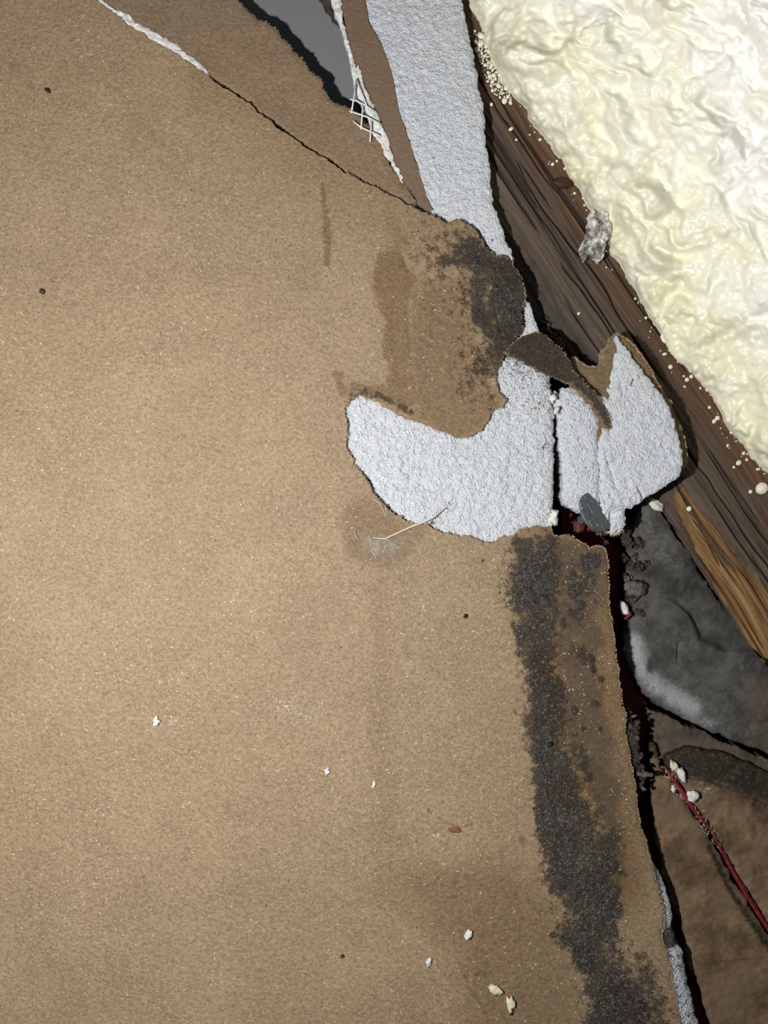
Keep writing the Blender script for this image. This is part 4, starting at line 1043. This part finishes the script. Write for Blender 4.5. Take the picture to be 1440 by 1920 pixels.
fx = LA[i0, 0] * (1 - f_) + LA[i0 + 1, 0] * f_ + RNG.normal(0, 6, n); fy = LA[i0, 1] * (1 - f_) + LA[i0 + 1, 1] * f_ + RNG.normal(0, 6, n)
slivers('frayed_fibres', MAT['fibre_pale'], rc, fx, fy, np.full(n, -11.2), RNG.uniform(3, 11, n), RNG.uniform(1, 2.6, n), RNG.normal(.98, .6, n), lift=.5)
# pinkish red fold of that coating rising in the two openings
rl = lump('red_scrap', MAT['dull_red'], None, 1082, 988, -22, 12, 24, 12, .3, 8, .1); tag(rl, 'pinkish red scrap in the opening under the nail', 'scrap')
rl = lump('red_scrap', MAT['white_torn'], None, 1168, 1140, -14, 8, 15, 8, .3, 9, -.5); tag(rl, 'small white and pink scrap in the gap beside the dusty membrane', 'scrap')
tube('red_tip', MAT['red'], rl, [(1164, 1156, -12.4), (1172, 1160, -12.2), (1182, 1152, -12.2), (1180, 1146, -12.4)], [2.4, 3.4, 3.4, 2], 6)

# ------------------------------------------------------------------ loose dirt and crumbs
r3 = random.Random(3)
for i in range(40):
    a = r3.uniform(1096, 1212); b = r3.uniform(986, 1150)
    if (a < 1145 and b > 1034) or (a > 1190 and b < 1000): 
        a = r3.uniform(1160, 1204); b = r3.uniform(1010, 1130)
    rr = r3.uniform(3.5, 9)
    o = lump('dirt_clod', MAT['dirt'] if i % 5 else MAT['grey_dirt'], None, a, b, -17.5 + r3.uniform(0, 2), rr * r3.uniform(.8, 1.4), rr, rr * .8, .8, i, r3.uniform(0, 3), 2, smooth=False)
    tag(o, 'dark dirt clod in the loose debris between the nail and the dusty membrane', 'dirt', 'dirt clods under the nail')
o = lump('dirt_clod', MAT['grey_dirt'], None, 1186, 1102, -16, 19, 15, 11, .22, 71, .3); tag(o, 'rounded pale grey dirt lump against the edge of the dusty membrane', 'dirt')
for i in range(9):
    a = 1192 + 4 * i + r3.uniform(-8, 8); b = 500 + 20 * i
    a = [1014, 1022, 1030, 1040, 1050, 1020, 1036, 1026, 1044][i]; b = [606, 620, 628, 640, 652, 600, 630, 612, 644][i]
    o = lump('dirt_clod', MAT['dirt'], None, a, b, -15.5, r3.uniform(6, 11), r3.uniform(5, 8), 8, .4, 40 + i, r3.uniform(0, 3), 2)
    tag(o, 'black dirt clod in the crevice between the mouldy paper strip and the timber', 'dirt', 'dirt clods in the crevice')

for i in range(34):
    t_ = r3.random(); a = 1176 + 26 * t_ + r3.uniform(-6, 14); b = 1336 + 130 * t_ + r3.uniform(-16, 16)
    if i > 26: a, b = r3.uniform(1186, 1206), r3.uniform(1440, 1480)
    lump('edge_crumb', MAT['grey_dirt'] if i % 3 == 0 else MAT['dirt'], core, a, b, -4.6, r3.uniform(2.5, 7), r3.uniform(2, 5), r3.uniform(3, 6), .7, 200 + i, r3.uniform(0, 3), 2, smooth=False)

def crumb(name, mat, px, py, rx, ry, label, z=0.1, rz=None, rot=0, seed=0, rough=.75, cat='crumb'):
    o = lump(name, mat, None, px, py, z, rx, ry, rz or min(rx, ry) * .8, rough, seed, rot)
    tag(o, label, cat); return o
crumb('plaster_crumb', MAT['crumb'], 1034, 968, 9, 16, 'bright white plaster crumb at the lower corner of the torn patch', -2.2, 9, .1, 1)
crumb('plaster_crumb', MAT['crumb'], 878, 1751, 6, 8, 'small whitish crumb alone near the lower mould band', .1, 3, .3, 2)
crumb('plaster_crumb', MAT['crumb_y'], 928, 1852, 13, 7, 'yellowish crumb, upper of two beside the lower scratch', .1, 4, .55, 3)
crumb('plaster_crumb', MAT['crumb_y'], 956, 1880, 7, 14, 'yellowish crumb, lower of two beside the lower scratch', .1, 4, -.2, 4)
crumb('plaster_crumb', MAT['crumb'], 804, 1802, 5, 7, 'tiny white crumb in the chalky scuff', .1, 3, .2, 5)
crumb('plaster_crumb', MAT['crumb'], 614, 1446, 5, 6, 'tiny white crumb in the middle of the brown paper', .1, 3, .2, 6)
crumb('plaster_crumb', MAT['crumb'], 294, 1352, 5, 7, 'tiny white crumb on the bright side of the brown paper', .1, 3, .2, 7)
crumb('plaster_crumb', MAT['crumb'], 701, 1470, 3.5, 6, 'tiny white crumb beside the faint upright crease', .1, 2, .1, 8)
crumb('plaster_crumb', MAT['crumb'], 1086, 722, 5, 8, 'white crumb on the fuzzy brown paper of the broken chunk', -2.8, 3, -.5, 9)
crumb('plaster_crumb', MAT['crumb'], 1111, 743, 3.5, 3.5, 'smaller white crumb low on the fuzzy brown paper of the chunk', -2.8, 3, 0, 10)
crumb('plaster_crumb', MAT['crumb'], 1222, 946, 17, 11, 'white plaster bit hanging below the broken chunk over the membrane', -20, 8, .4, 11, .5)
crumb('plaster_crumb', MAT['crumb'], 1276, 1452, 7, 14, 'long pale flake beside the upper end of the red string', -11.3, 5, -.6, 12)
crumb('plaster_crumb', MAT['crumb'], 1296, 1490, 8, 9, 'white flake midway on the frayed red string', -11.3, 5, -.6, 13)
crumb('plaster_crumb', MAT['crumb_y'], 1262, 1436, 6, 11, 'cream flake at the very tip of the red string', -11.3, 5, -.5, 14)
crumb('plaster_crumb', MAT['crumb'], 1262, 1478, 4, 6, 'tiny white flake on the near side of the red string', -11.3, 3, -.5, 15)
crumb('plaster_crumb', MAT['grey_dirt'], 1210, 1450, 13, 5, 'pale grey shard stuck on the crumbling drywall edge', -3.4, 4, .1, 16)
crumb('plaster_crumb', MAT['crumb'], 1035, 748, 5, 7, 'small white crumb in the upper end of the black gap', -3, 5, .1, 17)
crumb('plaster_crumb', MAT['crumb'], 1042, 772, 5, 7, 'small white crumb wedged across the black gap', -3, 5, .1, 18)
crumb('dark_speck', MAT['mould'], 90, 170, 6, 4, 'black speck on the dim upper corner of the brown paper', .1, 2, .7, 21, .4, 'speck')
crumb('dark_speck', MAT['dirt'], 80, 547, 6, 4, 'grey speck near the outer edge of the brown paper', .1, 2, .9, 22, .4, 'speck')
crumb('dark_speck', MAT['mould'], 873, 1155, 4, 4.5, 'round black speck beside the mould band', .1, 2, .4, 23, .3, 'speck')
crumb('dark_speck', MAT['mould'], 1030, 1394, 5, 5, 'round black bead inside the mould band', .3, 4, .4, 24, .3, 'speck')
crumb('dark_speck', MAT['dirt'], 642, 1792, 3.5, 3.5, 'tiny dark speck low on the brown paper', .1, 2, .4, 25, .3, 'speck')
crumb('rust_flake', MAT['rust'], 852, 1556, 12, 5, 'rust brown flake in the small scrape on the paper', .05, 2, .1, 26, .4, 'flake')

# glue smear with a pulled thread
def gl_body(x, y, s): return np.clip(.25 + sst(0, 22, s), 0, 1) * (.55 + .45 * np.exp(-(((x - 716) / 34) ** 2 + ((y - 1020) / 28) ** 2)))
gp = Poly([(662, 1000), (690, 992), (720, 1000), (742, 1006), (770, 998), (790, 990), (782, 1012), (764, 1034), (738, 1048), (706, 1056), (690, 1044), (674, 1026)], 5, 24, 2, 6, 211)
glue_e = empty('glue_smear', 725, 1020, .2)
tag(glue_e, 'cloudy clear glue smear with a pulled thread below the torn white patch', 'glue')
sheet('glue_film', MAT['glue'], glue_e, rng_(648, 806, 1.8), rng_(980, 1066, 1.8), gp, lambda x, y, s: .62 + .5 * sst(0, 12, s) + .4 * fbm(x, y, 14, 3, 212) * sst(0, 8, s), .4, dict(body=gl_body), zmap=lambda x, y, s: .6)
tube('glue_thread', MAT['glue_thread'], glue_e, [(700, 1008, 1.2), (722, 1010, 1.5), (744, 1000, 1.8), (770, 988, 2.0), (796, 978, 1.6), (812, 970, .9), (836, 952, .2)], [.8, 1.3, 1.6, 1.8, 2.4, 2.4, 1], 7)
for i, pts in enumerate([[(698, 934), (712, 944), (720, 960), (724, 970)], [(722, 946), (724, 958), (726, 968)], [(664, 996), (668, 1006), (674, 1014)], [(696, 1030), (702, 1040), (706, 1048)]]):
    tube('glue_hair', MAT['fibre_pale'], glue_e, [(a, b, .9) for a, b in pts], .6, 5)
